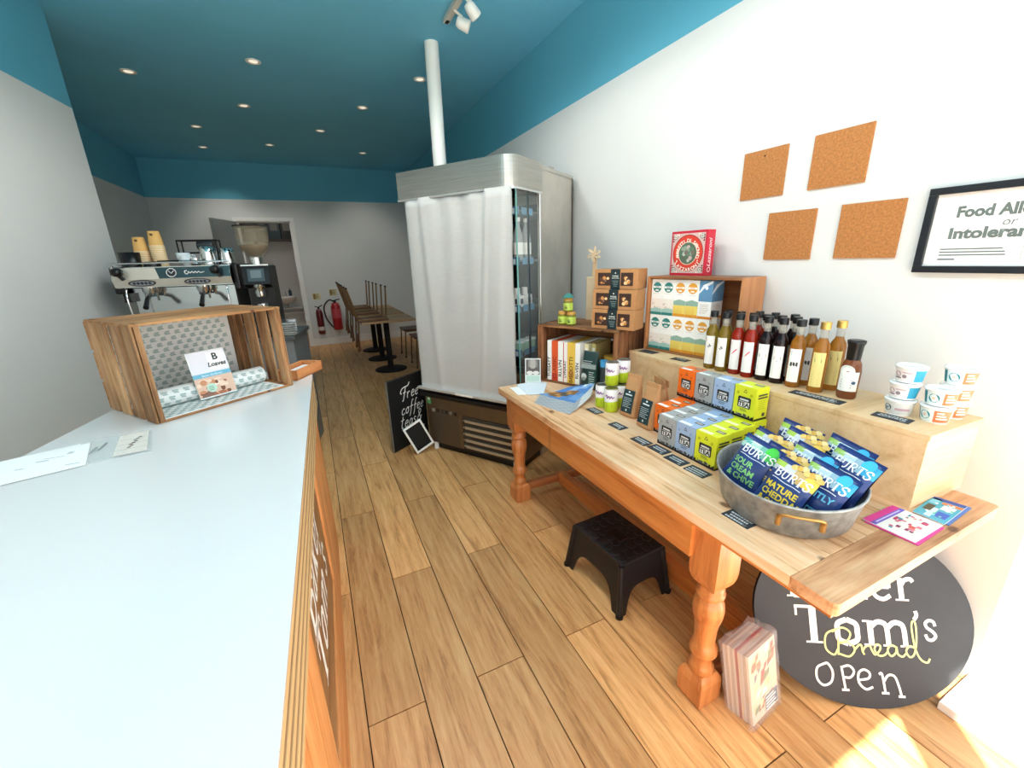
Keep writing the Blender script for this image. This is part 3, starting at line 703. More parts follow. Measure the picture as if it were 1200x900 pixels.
# ------------------------------------------------------------------ chalkboards beside the fridge
bd = V((.816,.578,0)).normalized(); bnn = V((-bd.y, bd.x, 0))          # normal towards the room
t = thing('chalkboard_sign', 'tall black chalkboard with white script standing beside the fridge', 'sign', M=basis((.42,3.273,0), bd, (0,0,1)))
w_, h_ = .43, .612
m = MB().box((0,0,-.018),(w_,h_,0),'chalk',bev=.001); m.box((-.002,0,-.02),(0,h_,.001),'6f6a62').box((0,h_-.002,-.02),(w_,h_,.0012),'6f6a62'); m.build('board', t)
MB().box((0,0,-.012),(.03,.4,0),'blackm',T(.3,.0,-.11) @ RX(.25)).build('back_leg', t)
s = MB()
def scr(strokes, ox, oy, k, w, sl=.25):
    for p in strokes: s.ribbon(cr([(ox+(x+y*sl)*k, oy+y*k) for x, y in p], 5), w, 'chalkw', z=.0012)
F_ = [[(.9,1.25),(.75,1.0),(.3,.95),(.05,.8),(.0,.55),(.15,.5)], [(.5,.98),(.45,.5),(.4,.0),(.3,-.15)], [(.3,.5),(.6,.55)]]
r_ = [[(0,.5),(.05,.0)], [(.04,.3),(.15,.48),(.28,.45)]]
e_ = [[(.05,.25),(.3,.32),(.25,.5),(.1,.45),(.03,.2),(.15,0),(.35,.1)]]
c_ = [[(.32,.42),(.18,.5),(.03,.3),(.08,.05),(.22,0),(.36,.12)]]
o_ = [[(.2,.5),(.04,.3),(.1,.03),(.28,.05),(.34,.3),(.2,.5),(.4,.45)]]
f_ = [[(.4,.95),(.28,1.0),(.2,.7),(.18,0),(.1,-.35)], [(.05,.45),(.38,.5)]]
t_ = [[(.18,.9),(.14,.2),(.2,0),(.32,.05)], [(0,.6),(.34,.66)]]
a_ = [[(.32,.42),(.15,.48),(.03,.2),(.12,0),(.28,.15),(.33,.45),(.33,.1),(.42,0)]]
s_ = [[(.28,.45),(.12,.5),(.08,.35),(.26,.2),(.2,.02),(.02,.05)]]
amp = [[(.45,.1),(.1,.75),(.22,.95),(.34,.75),(.05,.3),(.12,.02),(.3,.05),(.48,.4)]]
k_ = [[(.08,1),(.05,0)], [(.3,.5),(.08,.25),(.34,0)]]
def word(letters, x, y, k, w, adv=.46):
    for l in letters: scr(l, x, y, k, w); x += adv*k*(1.7 if l is F_ else 1)
word([F_, r_, e_, e_], .12, .42, .105, .009); word([c_, o_, f_, f_, e_, e_], .12, .29, .1, .008); word([t_, e_, a_, s_, amp], .09, .175, .11, .0085); word([c_, a_, k_, e_, s_], .16, .07, .1, .008)
s.build('script_lettering', t)
fb = V((.58,3.168,.003)); fx = V((.150,.020,.062)).normalized(); fz = V((-.155,.085,.98)); fz = (fz-fx*fz.dot(fx)).normalized()
t = thing('small_framed_chalkboard', 'small blank chalkboard in a white frame leaning at the fridge corner', 'chalkboard', M=basis(fb, fx, fz))
w_, h_ = .165, .245; m = MB()
for lo, hi in (((0,0,0),(w_,.016,.014)), ((0,h_-.016,0),(w_,h_,.014)), ((0,.016,0),(.016,h_-.016,.014)), ((w_-.016,.016,0),(w_,h_-.016,.014))): m.box(lo, hi, 'white', bev=.002)
m.build('frame', t); MB().box((.014,.014,.002),(w_-.014,h_-.014,.007),'chalk').build('panel', t)

# ------------------------------------------------------------------ cafe tables and chairs at the back
def cafe_table(x, y, label, src=None):
    if src: return dup(src, label, (x,y,0), group='cafe tables along the back')
    t = thing('cafe_table', label, 'table', (x,y,0), group='cafe tables along the back')
    MB().box((-.36,-.34,.725),(.36,.34,.755),'tablew',bev=.004).build('tabletop', t)
    MB().cyl(.04,.02,.725,'blackm',16).cbox(.3,.3,.02,'blackm',T(0,0,.705)).build('pedestal', t)
    MB().lathe([(.225,0),(.225,.012),(.2,.02),(.04,.035)],'blackm',28).build('foot', t); return t
c0 = cafe_table(.885,6.17,'oak cafe table on a black pedestal nearest the fridge')
cafe_table(.885,6.98,'oak cafe table in the middle of the row at the back', c0); cafe_table(.885,7.76,'oak cafe table nearest the back wall', c0)
def chair(label, M, src=None, group=None):
    if src: return dup(src, label, M=M, group=group)
    t = thing('cafe_chair', label, 'chair', M=M, group=group)
    bm_ = MB().box((-.2,-.2,.435),(.2,.2,.458),'chairw',bev=.008); bm_.build('seat', t)
    MB().box((-.19,.205,.62),(.19,.222,.84),'chairw',bev=.006).build('backrest', t)
    for sx in (-1, 1):
        MB().tube([(sx*.19,-.20,.012),(sx*.18,-.17,.425)], .011, 'bronze').cyl(.0135,0,.02,'black',10,T(sx*.19,-.2,0)).build('leg', t)
        MB().tube([(sx*.19,.29,.012),(sx*.18,.19,.43),(sx*.18,.2,.55),(sx*.17,.235,.85)], .011, 'bronze').cyl(.0135,0,.02,'black',10,T(sx*.19,.29,0)).build('leg', t)
        MB().tube([(sx*.18,-.17,.425),(sx*.18,.19,.43)], .011, 'bronze').build('side_rail', t)
    return t
def upturned(x, y): return T(x, y, .758+.458) @ RY(PI) @ RZ(-PI/2)      # seat down on the tabletop, back hanging over the aisle side
g = 'cafe chairs upturned on the tables'
k0 = chair('bronze legged chair upturned on the cafe table nearest the fridge', upturned(.685,6.05), group=g)
chair('bronze legged chair upturned on the middle cafe table', upturned(.685,6.9), k0, g); chair('bronze legged chair upturned on the cafe table nearest the back wall', upturned(.685,7.75), k0, g)
g = 'cafe chairs standing by the tables'
chair('brown chair standing right of the nearest cafe table, beside the fridge', T(1.44,6.2,0) @ RZ(-PI/2), k0, g); chair('brown chair standing right of the middle cafe table', T(1.44,7.0,0) @ RZ(-PI/2), k0, g)

# ------------------------------------------------------------------ extinguishers and signs on the back wall
YW = YB-.0
t = thing('fire_extinguisher', 'slim dark red fire extinguisher left of the fatter one with a hose', 'extinguisher', (.06,YW-.075,.23))
MB().lathe([(.055,0),(.06,.01),(.06,.40),(.045,.455),(.02,.475)],'redd',18).lathe([(.0605,.07),(.0605,.14)],'d0c8c4',18,close=False).build('cylinder', t)
MB().cyl(.018,.475,.51,'black',12).tube([(0,0,.5),(.07,-.02,.545)],.009,'black').tube([(0,0,.505),(-.06,-.02,.53)],.008,'black').build('valve', t)
MB().tube([(0,.02,.5),(-.0,.05,.3),(0,.066,.3)],.006,'black').build('wall_mount', t)
t = thing('fire_extinguisher', 'bright red fire extinguisher with a black hose on the back wall', 'extinguisher', (.36,YW-.1,.29))
MB().lathe([(.078,0),(.085,.012),(.085,.44),(.06,.5),(.025,.515)],'red',20).lathe([(.0855,.22),(.0855,.4)],'c24a52',20,close=False).build('cylinder', t)
MB().cyl(.022,.515,.55,'black',12).tube([(-.03,0,.55),(.09,-.02,.575)],.011,'black').build('valve', t)
MB().tube([V(p) for p in cr([(0,-.03,.53),(-.1,-.05,.57),(-.2,-.05,.45),(-.19,-.05,.25),(-.12,-.04,.1),(-.08,-.03,.05)],5)],.013,'black').build('hose', t); MB().box((-.02,.086,.3),(.02,.0995,.42),'black').build('wall_mount', t)
for x, z, l in ((.065,.93,'small cream instruction sign above the slim extinguisher'), (.36,.99,'small cream instruction sign above the red hose extinguisher')):
    m = MB().box((-.07,-.06,0),(.07,.06,.004),'d9cfa2'); m.lines(-.055,.045,.055,5,.02,'6a5a3a',w=.0045,fill=.5); m.rect(-.06,-.05,-.02,.05,'8a6a3a',w=.0047)
    one('extinguisher_sign', m, l, 'sign', M=basis((x,YW,z),(1,0,0),(0,0,1)), group='extinguisher signs')
# store room: basin, shelf, soap
t = thing('wash_basin', 'white wall basin in the store room behind the doorway', 'basin', (-.53,10.6,0))
m = MB().lathe([(.06,.72),(.15,.76),(.2,.84),(.205,.87),(.19,.87),(.15,.80),(.02,.78)],'porc',24,T(0,-.207,0),close=False); m.box((-.18,-.12,.8),(.18,-.003,.868),'porc',bev=.01); m.build('bowl', t)
MB().tube([(0,-.05,.87),(0,-.05,.95),(0,-.13,.94)],.012,'chrome').build('tap', t); MB().tube([(0,-.2,.76),(0,-.2,.66),(0,-.006,.66)],.022,'chrome').build('waste_pipe', t)
t = thing('soap_bottle', 'dark soap bottle on the store room basin', 'bottle', (-.44,10.545,.8705))
MB().lathe([(.03,0),(.032,.1),(.012,.125)],'2a3a44',14).build('bottle', t); MB().tube([(0,0,.12),(0,0,.16),(0,-.03,.16)],.006,'1e2a30').build('pump', t)
t = thing('wall_shelf', 'dark shelf high on the store room wall', 'shelf', (-.9,10.6,2.0)); MB().box((-.75,-.35,0),(1.1,0,.03),'3a302a').build('board', t); MB().box((-.02,-.3,-.2),(.01,0,0),'3a302a').build('bracket', t)
for x, w_, h_, c, l in ((-.78,.22,.55,'202a30','navy box'),(-.55,.22,.54,'1c262c','dark blue box'),(-.33,.2,.5,'39452c','olive green box'),(-.12,.2,.55,'3a2e28','brown box'),(.1,.22,.55,'1e343c','teal box'),(.33,.22,.54,'15191c','black box')):
    m = MB().cbox(w_,.28,h_,c,bev=.004); m.rect(-w_*.3,h_*.3,w_*.3,h_*.7,'6a6a64',FR(-.1405)); one('storage_box', m, l+' on the store room shelf above the basin', 'box', (x-.62,10.42,2.031), group='boxes on the store room shelf')
t = thing('under_basin_rack', 'low white rack beneath the store room basin', 'rack', (-.3,10.5,0))
for z in (.22,.5,.6): MB().box((-.45,-.14,z),(.35,.08,z+.015),'d8d8d4').build('shelf', t)
for x in (-.44,.34): MB().box((x-.01,-.13,0),(x+.01,.07,.6),'c8c8c4').build('post', t)
# brushes hanging on the open door
for x, z, l in ((.42,1.02,'dark brush hanging on the open door, nearer the hinge'), (.58,1.0,'dark brush hanging on the open door, nearer its edge')):
    t = thing('hanging_brush', l, 'brush', M=D @ T(x,z,0) @ RY(PI), group='brushes on the open door')
    MB().tube([(0,.12,.015),(0,.38,.015)],.011,'black').cbox(.07,.03,.03,'black',T(0,.36,.015)).build('handle', t); MB().box((-.05,0,0),(.05,.13,.035),'blackm',bev=.006).build('head', t)
# ------------------------------------------------------------------ crate, papers and tray on the white counter
CT = .951
u1 = V((.462,.331,0)).normalized(); u2 = V((-.331,.462,0)).normalized(); CW, CD, CH = .568, .415, .383
CM = basis((-.611,1.923,CT), u1, u2, (0,0,1))                          # x along the open front, y to the back
t = thing('display_crate', 'old wooden crate on its side on the white counter, lined with printed paper', 'crate', M=CM)
def boards(mb, x, n, gap, d0=0., d1=CD):
    wv = (d1-d0-gap*(n-1))/n
    for k in range(n): y = d0+k*(wv+gap); j = .0015*(k%2); mb.box((x+j,y,.0),(x+.009+j,y+wv,CH),('crate_b','crate','crate_c','crate')[k],bev=.0035)
m = MB(); boards(m, 0, 4, .026); m.box((.012,-.0,0),(.03,.045,CH),'crate',bev=.003).box((.012,CD-.045,0),(.03,CD,CH),'crate',bev=.003); m.build('end_panel', t)
m = MB(); boards(m, CW-.012, 4, .026); m.box((CW-.03,0,0),(CW-.012,.045,CH),'crate',bev=.003).box((CW-.03,CD-.045,0),(CW-.012,CD,CH),'crate',bev=.003); m.build('end_panel', t)
m = MB()
for k in range(3): m.box((0,k*.14+.0005,CH-.011),(CW,k*.14+.134,CH),'cratex',bev=.002)
m.build('upper_side', t)
m = MB()
for k in range(3): m.box((.012,k*.14,0),(CW-.012,k*.14+.134,.01),'cratex',bev=.002)
m.build('lower_side', t)
m = MB()
for k in range(3): m.box((.0,CD,.005+k*.127),(CW,CD+.01,.12+k*.127),'cratex',bev=.002)
m.build('back_side', t)
def marks(mb, x0, y0, x1, y1, M_, w, k=.04, fn=None):
    r = 0; y = y0
    while y < y1:
        x = x0+(k*.5 if r % 2 else 0)
        while x < x1-.02:
            for a, b, hgt in ((.002,.024,.005),(.0,.02,.004),(.004,.022,.0045)):
                j = (0,.006,.0115)[(.005,.004,.0045).index(hgt)]
                q = [(x+a, y+j), (x+b, y+j+.002), (x+b, y+j+hgt+.002), (x+a, y+j+hgt)]
                mb.add([fn(*p) if fn else (p[0],p[1],w) for p in q], [(0,1,2,3)], '9db4b2', M_)
            x += k
        y += k*.62; r += 1
MT['lining'] = pm('printed_lining_paper','e9ecea',.6)
m = MB(); m.box((.045,CD-.012,.012),(CW-.035,CD-.009,CH-.014),'lining'); marks(m,.05,.03,CW-.04,CH-.03,FR(CD-.0125),.0006)
m.box((.03,.0,.0105),(CW-.05,CD-.012,.0125),'lining'); marks(m,.035,.01,CW-.055,CD-.03,TOPF(.013),.0004); m.build('paper_lining', t)
m = MB(); m.cyl(.038,-.235,.24,'lining',24)
marks(m,-.23,-.11,.235,.11,None,0,fn=lambda x,y,*_: (.0384*math.cos(y/.0384), .0384*math.sin(y/.0384), x))
m.lathe([(.03,.2402),(.012,.2402)],'c8cfcc',20,close=False)
rl = one('paper_roll', m, 'roll of printed white paper lying inside the counter crate', 'paper roll', M=CM @ T(.275,.17,.0526) @ RY(PI/2) @ RZ(.4))
M_ = CM @ T(.28,.105,.0185) @ RX(-.21) @ RY(-.0) @ Matrix.Scale(.92,4)
m = MB().box((-.083,-.0015,0),(.083,0,.222),'paper'); G = FR(-.0017)
m.rect(-.08,.1,.08,.22,'e6e3ea',G); m.rect(-.083,.098,.083,.118,'6fb4cf',G,w=.0002); m.text('Savour the flavour',.009,'f4f8f8',G,y=.103,w=.0004)
m.rect(-.0,.128,.07,.212,'f5f4f0',G,w=.0003); m.text('B',.032,'26282c',G,x=.035,y=.175,w=.0006,bold=.03); m.text('Loaves',.021,'26282c',G,x=.035,y=.144,w=.0006,shear=.2,bold=.03)
m.rect(-.083,.0,.083,.098,'d9b7a2',G,w=.0001)
rn = random.Random(5)
for k in range(26):
    x, y = rn.uniform(-.075,.055), rn.uniform(.005,.085)
    m.disc(x,y,rn.uniform(.006,.02),rn.choice(['a8694c','c98b66','e8cdb8','7a4a3a','8a6458','f0e2d6']),G,w=.0002+k*1e-5,ry=rn.uniform(.005,.014),n=12)
m.disc(-.02,.045,.022,'b9d9c8',G,w=.0006); m.lines(-.034,.053,-.006,3,.008,'5f9a86',G,w=.0008)
m.rect(-.083,.0,.083,.006,'cfe3e6',G,w=.0007)
one('bakery_flyer', m, 'bakery flyer with bread pictures leaning on the paper roll', 'flyer', M=M_)
# loose sheets and a clear acrylic panel
sm = MB().prism([(-1.02,1.515),(-.707,1.604),(-.770,1.822),(-1.08,1.73)], 0, .0012, 'paper')
for x, y, w_, h_ in ((-.85,1.72,.05,.004),(-.86,1.70,.03,.008),(-.80,1.735,.014,.02),(-.765,1.63,.035,.006),(-.89,1.66,.02,.006)): sm.box((x,y,.0012),(x+w_,y+h_,.0014),'b9bcc2')
one('paper_sheet', sm, 'white sheet with faint print lying on the counter, left of the clear panel', 'paper', M=T(0,0,CT+.0016))
one('paper_sheet', MB().prism([(-1.0,1.53),(-.73,1.612),(-.80,1.832),(-1.05,1.75)], 0, .0012, 'paper'), 'plain white sheet peeping out under the printed one on the counter', 'paper', M=T(0,0,CT))
ac = MB().prism([(-.705,1.612),(-.552,1.632),(-.615,1.873),(-.775,1.848)],0,.003,'acry')
ac.prism([(-.652,1.63),(-.567,1.641),(-.618,1.855),(-.695,1.838)],.0031,.0034,'dcd6ce')
for a in (.0,.25,.5,.75): ac.prism([(-.652-.03*a-.02*a*0,1.63+.2*a),(-.567-.05*a,1.641+.2*a),(-.567-.05*a,1.643+.2*a),(-.652-.04*a,1.632+.2*a)],.0035,.0036,'a8a29c')
for k in range(8): ac.disc(-.63+.004*math.sin(k*2.1),1.70+.014*k,.006,'4a4a48',w=.0037,ry=.005,n=8)
ac.box((-.735,1.70,.0031),(-.728,1.76,.0033),'8a9494').box((-.72,1.72,.0031),(-.712,1.79,.0033),'8a9494')
one('acrylic_panel', ac, 'thin clear printed panel on the counter in front of the crate', 'panel', M=T(0,0,CT))
# wooden tray at the far end of the counter
tm = basis((-.135,2.325,CT), (.123,.205,0), (-.205,.123,0), (0,0,1))
t = thing('wooden_tray', 'shallow orange wood tray with white paper on the far end of the counter', 'tray', M=tm)
m = MB(); w_, d_, h_ = .24, .12, .052; MT['trayw'] = wood('orange_tray_wood','a4602e','cf8750','e2a06a','x',.9,.45)
m.box((0,0,0),(w_,d_,.008),'trayw')
for lo, hi in (((0,0,.0),(w_,.012,h_)),((0,d_-.012,0),(w_,d_,h_)),((0,0,0),(.012,d_,h_)),((w_-.012,0,0),(w_,d_,h_))): m.box(lo, hi, 'trayw', bev=.002)
m.build('tray_body', t)
one('paper_pad', MB().box((.02,.02,.0085),(w_-.02,d_-.02,.03),'paper'), 'white paper pad lying in the wooden tray', 'paper', M=tm)

# ------------------------------------------------------------------ back counter with coffee machine and grinder
bx = V((.985,-.174,0)); by = V((.174,.985,0)); BO = V((-1.25,3.77,0)); BMx = basis(BO, bx, by, (0,0,1)); BZ = 1.0
t = thing('coffee_counter', 'low grey back counter carrying the coffee machine', 'counter', M=BMx)
MB().box((.02,0,0),(1.08,.52,BZ-.03),pm('grey_counter','6d7376',.5)).build('carcass', t); MB().box((.0,-.03,BZ-.03),(1.10,.55,BZ),pm('counter_top_grey','4f5558',.35),bev=.003).build('worktop', t)
t = thing('coffee_machine', 'two group steel coffee machine with black knobs behind the crate', 'coffee machine', M=BMx @ T(.02,.03,BZ))
MW = .76; MT['cup'] = pm('polished_steel','cfd3d2',.12,1); MT['mrefl'] = pm('painted_teal_reflection','3c555c',.15,.7); MT['mcream'] = pm('cream_steel','dcd6c8',.25,.6)
m = MB(); m.box((.05,.12,.06),(MW-.05,.36,.5),'blackm').box((.06,.105,.08),(MW-.06,.12,.39),'cup').box((-.006,.02,.36),(.03,.36,.54),'black',bev=.01).box((MW-.03,.02,.36),(MW+.006,.36,.54),'black',bev=.01).box((.03,.1,.5),(MW-.03,.36,.53),'cup')
for x in (.1,MW-.1):
    for y in (.15,.33): m.cyl(.025,0,.06,'black',12,T(x,y,0))
m.box((.02,.05,.3),(.06,.36,.36),'black'); m.build('body', t)
m = MB(); m.add([(.025,-.02,.405),(MW-.025,-.02,.405),(MW-.025,-.035,.455),(.025,-.035,.455),(.025,-.02,.53),(MW-.025,-.02,.53),(MW-.025,.1,.405),(.025,.1,.405),(.025,.1,.53),(MW-.025,.1,.53)],
   [(0,1,2,3)], 'mcream').add([(.025,-.035,.455),(MW-.025,-.035,.455),(MW-.025,-.02,.53),(.025,-.02,.53)],[(0,1,2,3)],'mcream')
m.add([(.30,-.0356,.456),(MW-.026,-.0356,.456),(MW-.026,-.0206,.529),(.28,-.0206,.529)],[(0,1,2,3)],'mrefl')  # teal reflection on the steel, painted in as a dark patch
m.box((.025,-.02,.53),(MW-.025,.12,.535),'cup').box((.025,-.018,.40),(MW-.025,.12,.406),'cup').build('control_head', t)
Q = basis((0,-.0275,.4925),(1,0,0),(0,.2,1)); Q2 = basis((0,-.0275,.43),(1,0,0),(0,-.29,1))
MB().disc(.375,0,.031,'chrome',Q,w=.002).disc(.375,0,.025,'20282c',Q,w=.003).ribbon([(.36,.012),(.375,-.005),(.392,.014)],.004,'f0f0ee',Q,z=.004).build('pressure_gauge', t)
lg = MB(); lg.ribbon(cr([(.47,.012),(.455,.005),(.462,-.012),(.475,-.008),(.478,.004),(.49,-.006),(.5,.004),(.51,-.006),(.52,.003),(.53,-.006),(.54,.003),(.552,-.005),(.575,.0)],4),.006,'chrome',Q,z=.003); lg.build('script_badge', t)
for x in (.19,.52):
    m = MB(); m.disc(x,0,.082,'1c1a1c',Q2,w=.002,ry=.022); m.disc(x,0,.07,'8c8f94',Q2,w=.003,ry=.0165)
    for k in range(5): m.disc(x-.045+.0225*k,0,.0095,'2c3038',Q2,w=.004,n=12)
    m.build('button_panel', t)
    m = MB(); m.lathe([(.045,.40),(.045,.37),(.038,.36),(.038,.335),(.001,.335)],'cup',20,T(x,.05,0),close=False); m.tube([(x,.03,.345),(x+.02,-.06,.325),(x+.03,-.13,.27)],[.012,.014,.017],'black'); m.tube([(x-.015,.05,.335),(x-.02,.04,.30)],.008,'cup'); m.build('group_head', t)
for x in (.085,MW-.1):
    MB().tube([(x,-.02,.505),(x+.01,-.055,.50)],.012,'cup').lathe([(.026,-.012),(.03,0),(.026,.035),(.012,.04)],'black',18,T(x-.005,-.05,.505) @ RX(PI/2) @ RY(-.1)).cbox(.018,.02,.05,'black',T(x+.02,-.06,.455) @ RY(-.6)).build('steam_knob', t)
for x in (.075,MW-.075): MB().tube(cr([(x,.0,.4),(x+.005,-.03,.33),(x+.01,-.03,.2),(x+.01,-.02,.12)],4),.006,'chrome').build('steam_wand', t)
m = MB(); m.box((.05,-.06,.06),(MW-.05,.12,.10),'cup',bev=.004)
for k in range(12): m.box((.08+.05*k,-.05,.1),(.11+.05*k,.1,.103),'blackm')
m.build('drip_tray', t)
MB().tube([(.03,.0,.535),(.03,.0,.56),(MW-.03,.0,.56),(MW-.03,.0,.535)],.006,'chrome').build('cup_rail', t)
def onm(x, y, z=.5351): return BMx @ T(.02+x,.03+y,BZ+z)
# stacks of kraft paper cups, upside down
MT['cupk'] = pm('yellow_kraft_cup','dfae66',.7); MT['cupw'] = pm('pale_cup_rim','f0dcb6',.6)
def cup_mesh(top):
    m = MB().lathe([(.045,0),(.0465,.004),(.045,.008)],'cupw',20,close=False).lathe([(.0445,.006),(.034,.105),(.001,.105)],'cupk',20,close=False)
    if top: m.box((-.008,-.0405,.073),(.008,-.0383,.088),'6a4a2a')
    return m
def cups(which, x, y, n):
    src = None
    for k in range(n):
        g = 'kraft cups nested in the '+which+' stack'
        if k == n-1: one('paper_cup', cup_mesh(True), 'topmost upturned kraft cup of the '+which+' stack on the coffee machine', 'cup', M=onm(x,y,.5351+.0125*k))
        elif src is None: src = one('paper_cup', cup_mesh(False), 'kraft cup nested below the top one in the '+which+' stack on the machine', 'cup', M=onm(x,y,.5351), group=g)
        else: dup(src, src['label'], M=onm(x,y,.5351+.0125*k), group=g)
cups('shorter', .13, .2, 9); cups('taller', .235, .19, 12)
one('black_cup_tub', MB().lathe([(.055,0),(.06,.10),(.056,.10),(.05,.01),(.001,.01)],'black',22,close=False), 'black round tub in front of the shorter cup stack on the coffee machine', 'tub', M=onm(.105,.085))
one('black_cup_lid', MB().lathe([(.05,0),(.05,.02),(.042,.028),(.042,.035)],'black',20), 'black round cup lid in front of the taller cup stack', 'saucer', M=onm(.225,.085))  # plastic cup lid lying on the machine top
for x, y, s, l in ((.34,.3,1.0,'white mug with a handle beside the taller cup stack'),(.39,.2,.75,'small white cup with a handle in front of the white mug')):
    t = thing('white_mug', l, 'mug', M=onm(x,y), group='white mugs on the coffee machine')
    MB().lathe([(.03*s,0),(.042*s,.02*s),(.045*s,.095*s),(.041*s,.095*s),(.036*s,.02*s),(.001,.012*s)],pm('white_china','e4e8ea',.2) if s == 1 else bpy.data.materials['white_china'],20,close=False).build('cup', t)
    MB().tube(cr([(.042*s,0,.075*s),(.07*s,0,.075*s),(.075*s,0,.045*s),(.043*s,0,.025*s)],4),.0055,bpy.data.materials['white_china']).build('handle', t)
t = thing('wire_cup_rack', 'dark wire rack standing behind the cup stacks', 'rack', M=onm(.42,.42))
m = MB()
for z in (.0,.09,.18): m.tube([(-.13,-.05,z+.006),(.13,-.05,z+.006),(.13,.03,z+.006),(-.13,.03,z+.006),(-.13,-.05,z+.006)],.0055,'blackm')
for x in (-.13,.13): m.tube([(x,-.05,0),(x,-.05,.19)],.0055,'blackm').tube([(x,.03,0),(x,.03,.19)],.0055,'blackm')
m.build('wire_frame', t)
for x, z, l in ((.06,.096,'dark jug lying in the wire rack, on its middle level'),):
    one('dark_jug', MB().lathe([(.03,0),(.045,.05),(.045,.1),(.04,.11)],pm('dark_jug_glaze','33383c',.3),18,RY(PI/2)), l, 'jug', M=onm(.35+x,.41,.535+z+.0525))
def jug(label, x, y, s, rz):
    t = thing('milk_jug', label, 'jug', M=onm(x,y) @ RZ(rz), group='steel milk jugs on the coffee machine')
    MB().lathe([(.05*s,0),(.053*s,.02*s),(.045*s,.085*s),(.047*s,.125*s),(.044*s,.125*s),(.042*s,.085*s),(.048*s,.02*s),(.001,.01*s)],'cup',22,close=False).build('jug_body', t)
    MB().tube(cr([(.045*s,0,.115*s),(.085*s,0,.11*s),(.09*s,0,.06*s),(.052*s,0,.03*s)],4),.006,'cup').build('handle', t)
    MB().poly([(-.047*s,.018*s),(-.065*s,0),(-.047*s,-.018*s)],'cup',T(0,0,.122*s)).build('spout', t)
jug('larger steel milk jug on the right of the coffee machine', .55, .17, 1.05, 1.3); jug('smaller steel milk jug nearest the grinder', .668, .19, .95, 1.6)
t = thing('espresso_handle', 'chrome and black coffee handle lying across the machine top', 'coffee handle', M=onm(.40,.07,.536+.03) @ RZ(.05))
MB().tube([(-.13,0,0),(.0,0,0)],.011,'black').build('grip', t); MB().tube([(0,0,0),(.07,0,0)],.008,'cup').lathe([(.03,-.018),(.035,.0),(.035,.018)],'cup',18,T(.1,0,0)).build('basket', t)
# grinder
t = thing('coffee_grinder', 'tall black coffee grinder with a clear bean hopper', 'grinder', M=BMx @ T(.91,.10,BZ))
MT['bean'] = pm('coffee_beans','5a4634',.6,var=.3,scale=60,bump=.4,bscale=80)
m = MB(); m.add([(-.085,-.12,.0),(.085,-.12,0),(.085,.14,0),(-.085,.14,0),(-.085,-.12,.04),(.085,-.12,.04),(.085,.14,.5),(-.085,.14,.5),(-.085,-.02,.05),(.085,-.02,.05),(-.085,-.02,.36),(.085,-.02,.36),(-.085,-.1,.39),(.085,-.1,.39),(-.085,-.07,.52),(.085,-.07,.52),(-.085,.14,.52),(.085,.14,.52)],
  [(0,3,2,1),(0,1,5,4),(4,5,9,8),(8,9,11,10),(10,11,13,12),(12,13,15,14),(14,15,17,16),(3,16,17,2),(0,4,8,3),(3,8,10,16),(10,12,14,16),(1,2,9,5),(2,17,11,9),(11,17,15,13)],'black'); m.build('body', t)
Q = basis((0,-.0855,.455),(1,0,0),(0,.225,1)); MB().rect(-.055,-.045,.055,.045,'3d4d54',Q,w=.001).rect(-.035,-.02,.035,.035,'66767c',Q,w=.002).build('display', t)
MB().lathe([(.03,.30),(.036,.33),(.03,.36),(.04,.365),(.04,.39)],'cup',18,T(0,-.055,0)).build('spout', t); MB().lathe([(.03,.21),(.038,.235),(.036,.25)],'cup',18,T(0,-.06,0)).tube([(-.03,-.03,.23),(-.03,-.1,.22)],.006,'cup').tube([(.03,-.03,.23),(.03,-.1,.22)],.006,'cup').box((-.02,-.085,.205),(.02,-.03,.212),'c0242c').build('fork', t)
MB().box((-.09,-.08,.52),(.09,.09,.53),'cup').cyl(.04,.53,.58,'cup',20).build('collar', t)
MB().lathe([(.04,.575),(.085,.62),(.106,.69),(.110,.79),(.108,.79),(.102,.69),(.08,.63),(.036,.585)],'hop',28,close=False).build('hopper', t)
MB().lathe([(.035,.59),(.078,.635),(.09,.665),(.001,.675)],'bean',20,close=False).build('coffee_beans', t)
MB().lathe([(.111,.79),(.111,.8),(.02,.803),(.001,.803)],'blackm',28).build('hopper_lid', t)
src = None
for k in range(6):
    M_ = BMx @ T(1.056,.03,BZ+.016*k); l = 'pale saucer in the stack on the end of the back counter'
    if src is None: src = one('saucer', MB().lathe([(.03,0),(.055,.012),(.058,.016),(.03,.008)],'b9bdbd',18,close=False), l, 'saucer', M=M_, group='saucers stacked on the back counter')
    else: dup(src, l, M=M_, group='saucers stacked on the back counter')
one('white_jar', MB().lathe([(.035,0),(.037,.06),(.034,.075)],'e9e9e6',16).cyl(.038,.075,.09,'cfd3d2',16), 'white lidded jar on top of the back counter end, behind the saucers', 'jar', M=BMx @ T(1.02,.3,BZ))
# ------------------------------------------------------------------ plywood riser and the two crates on the pine table
W90 = RZ(-PI/2)                                                        # goods are drawn facing -Y; this turns them to face the shop floor
rl0, rr0 = V((1.565,1.81,TZ)), V((1.52,.482,TZ)); rx = (rr0-rl0).normalized(); RL = (rr0-rl0).length
RM = basis(rl0, rx, V((-rx.y, rx.x, 0)), (0,0,1))
t = thing('plywood_riser', 'long pale plywood box standing along the back of the pine table', 'display box', M=RM)
MB().box((.004,.002,0),(RL-.004,.02,.222),'birch').build('long_side', t); MB().box((.004,.28,0),(RL-.004,.298,.222),'birch').build('long_side', t)
MB().box((.004,.02,0),(.022,.28,.222),'birch').build('end_board', t); MB().box((RL-.022,.02,0),(RL-.004,.28,.222),'birch').build('end_board', t)
MB().box((0,0,.222),(RL,.305,.24),'birch',bev=.002).build('top_board', t)
RZt = 1.0005
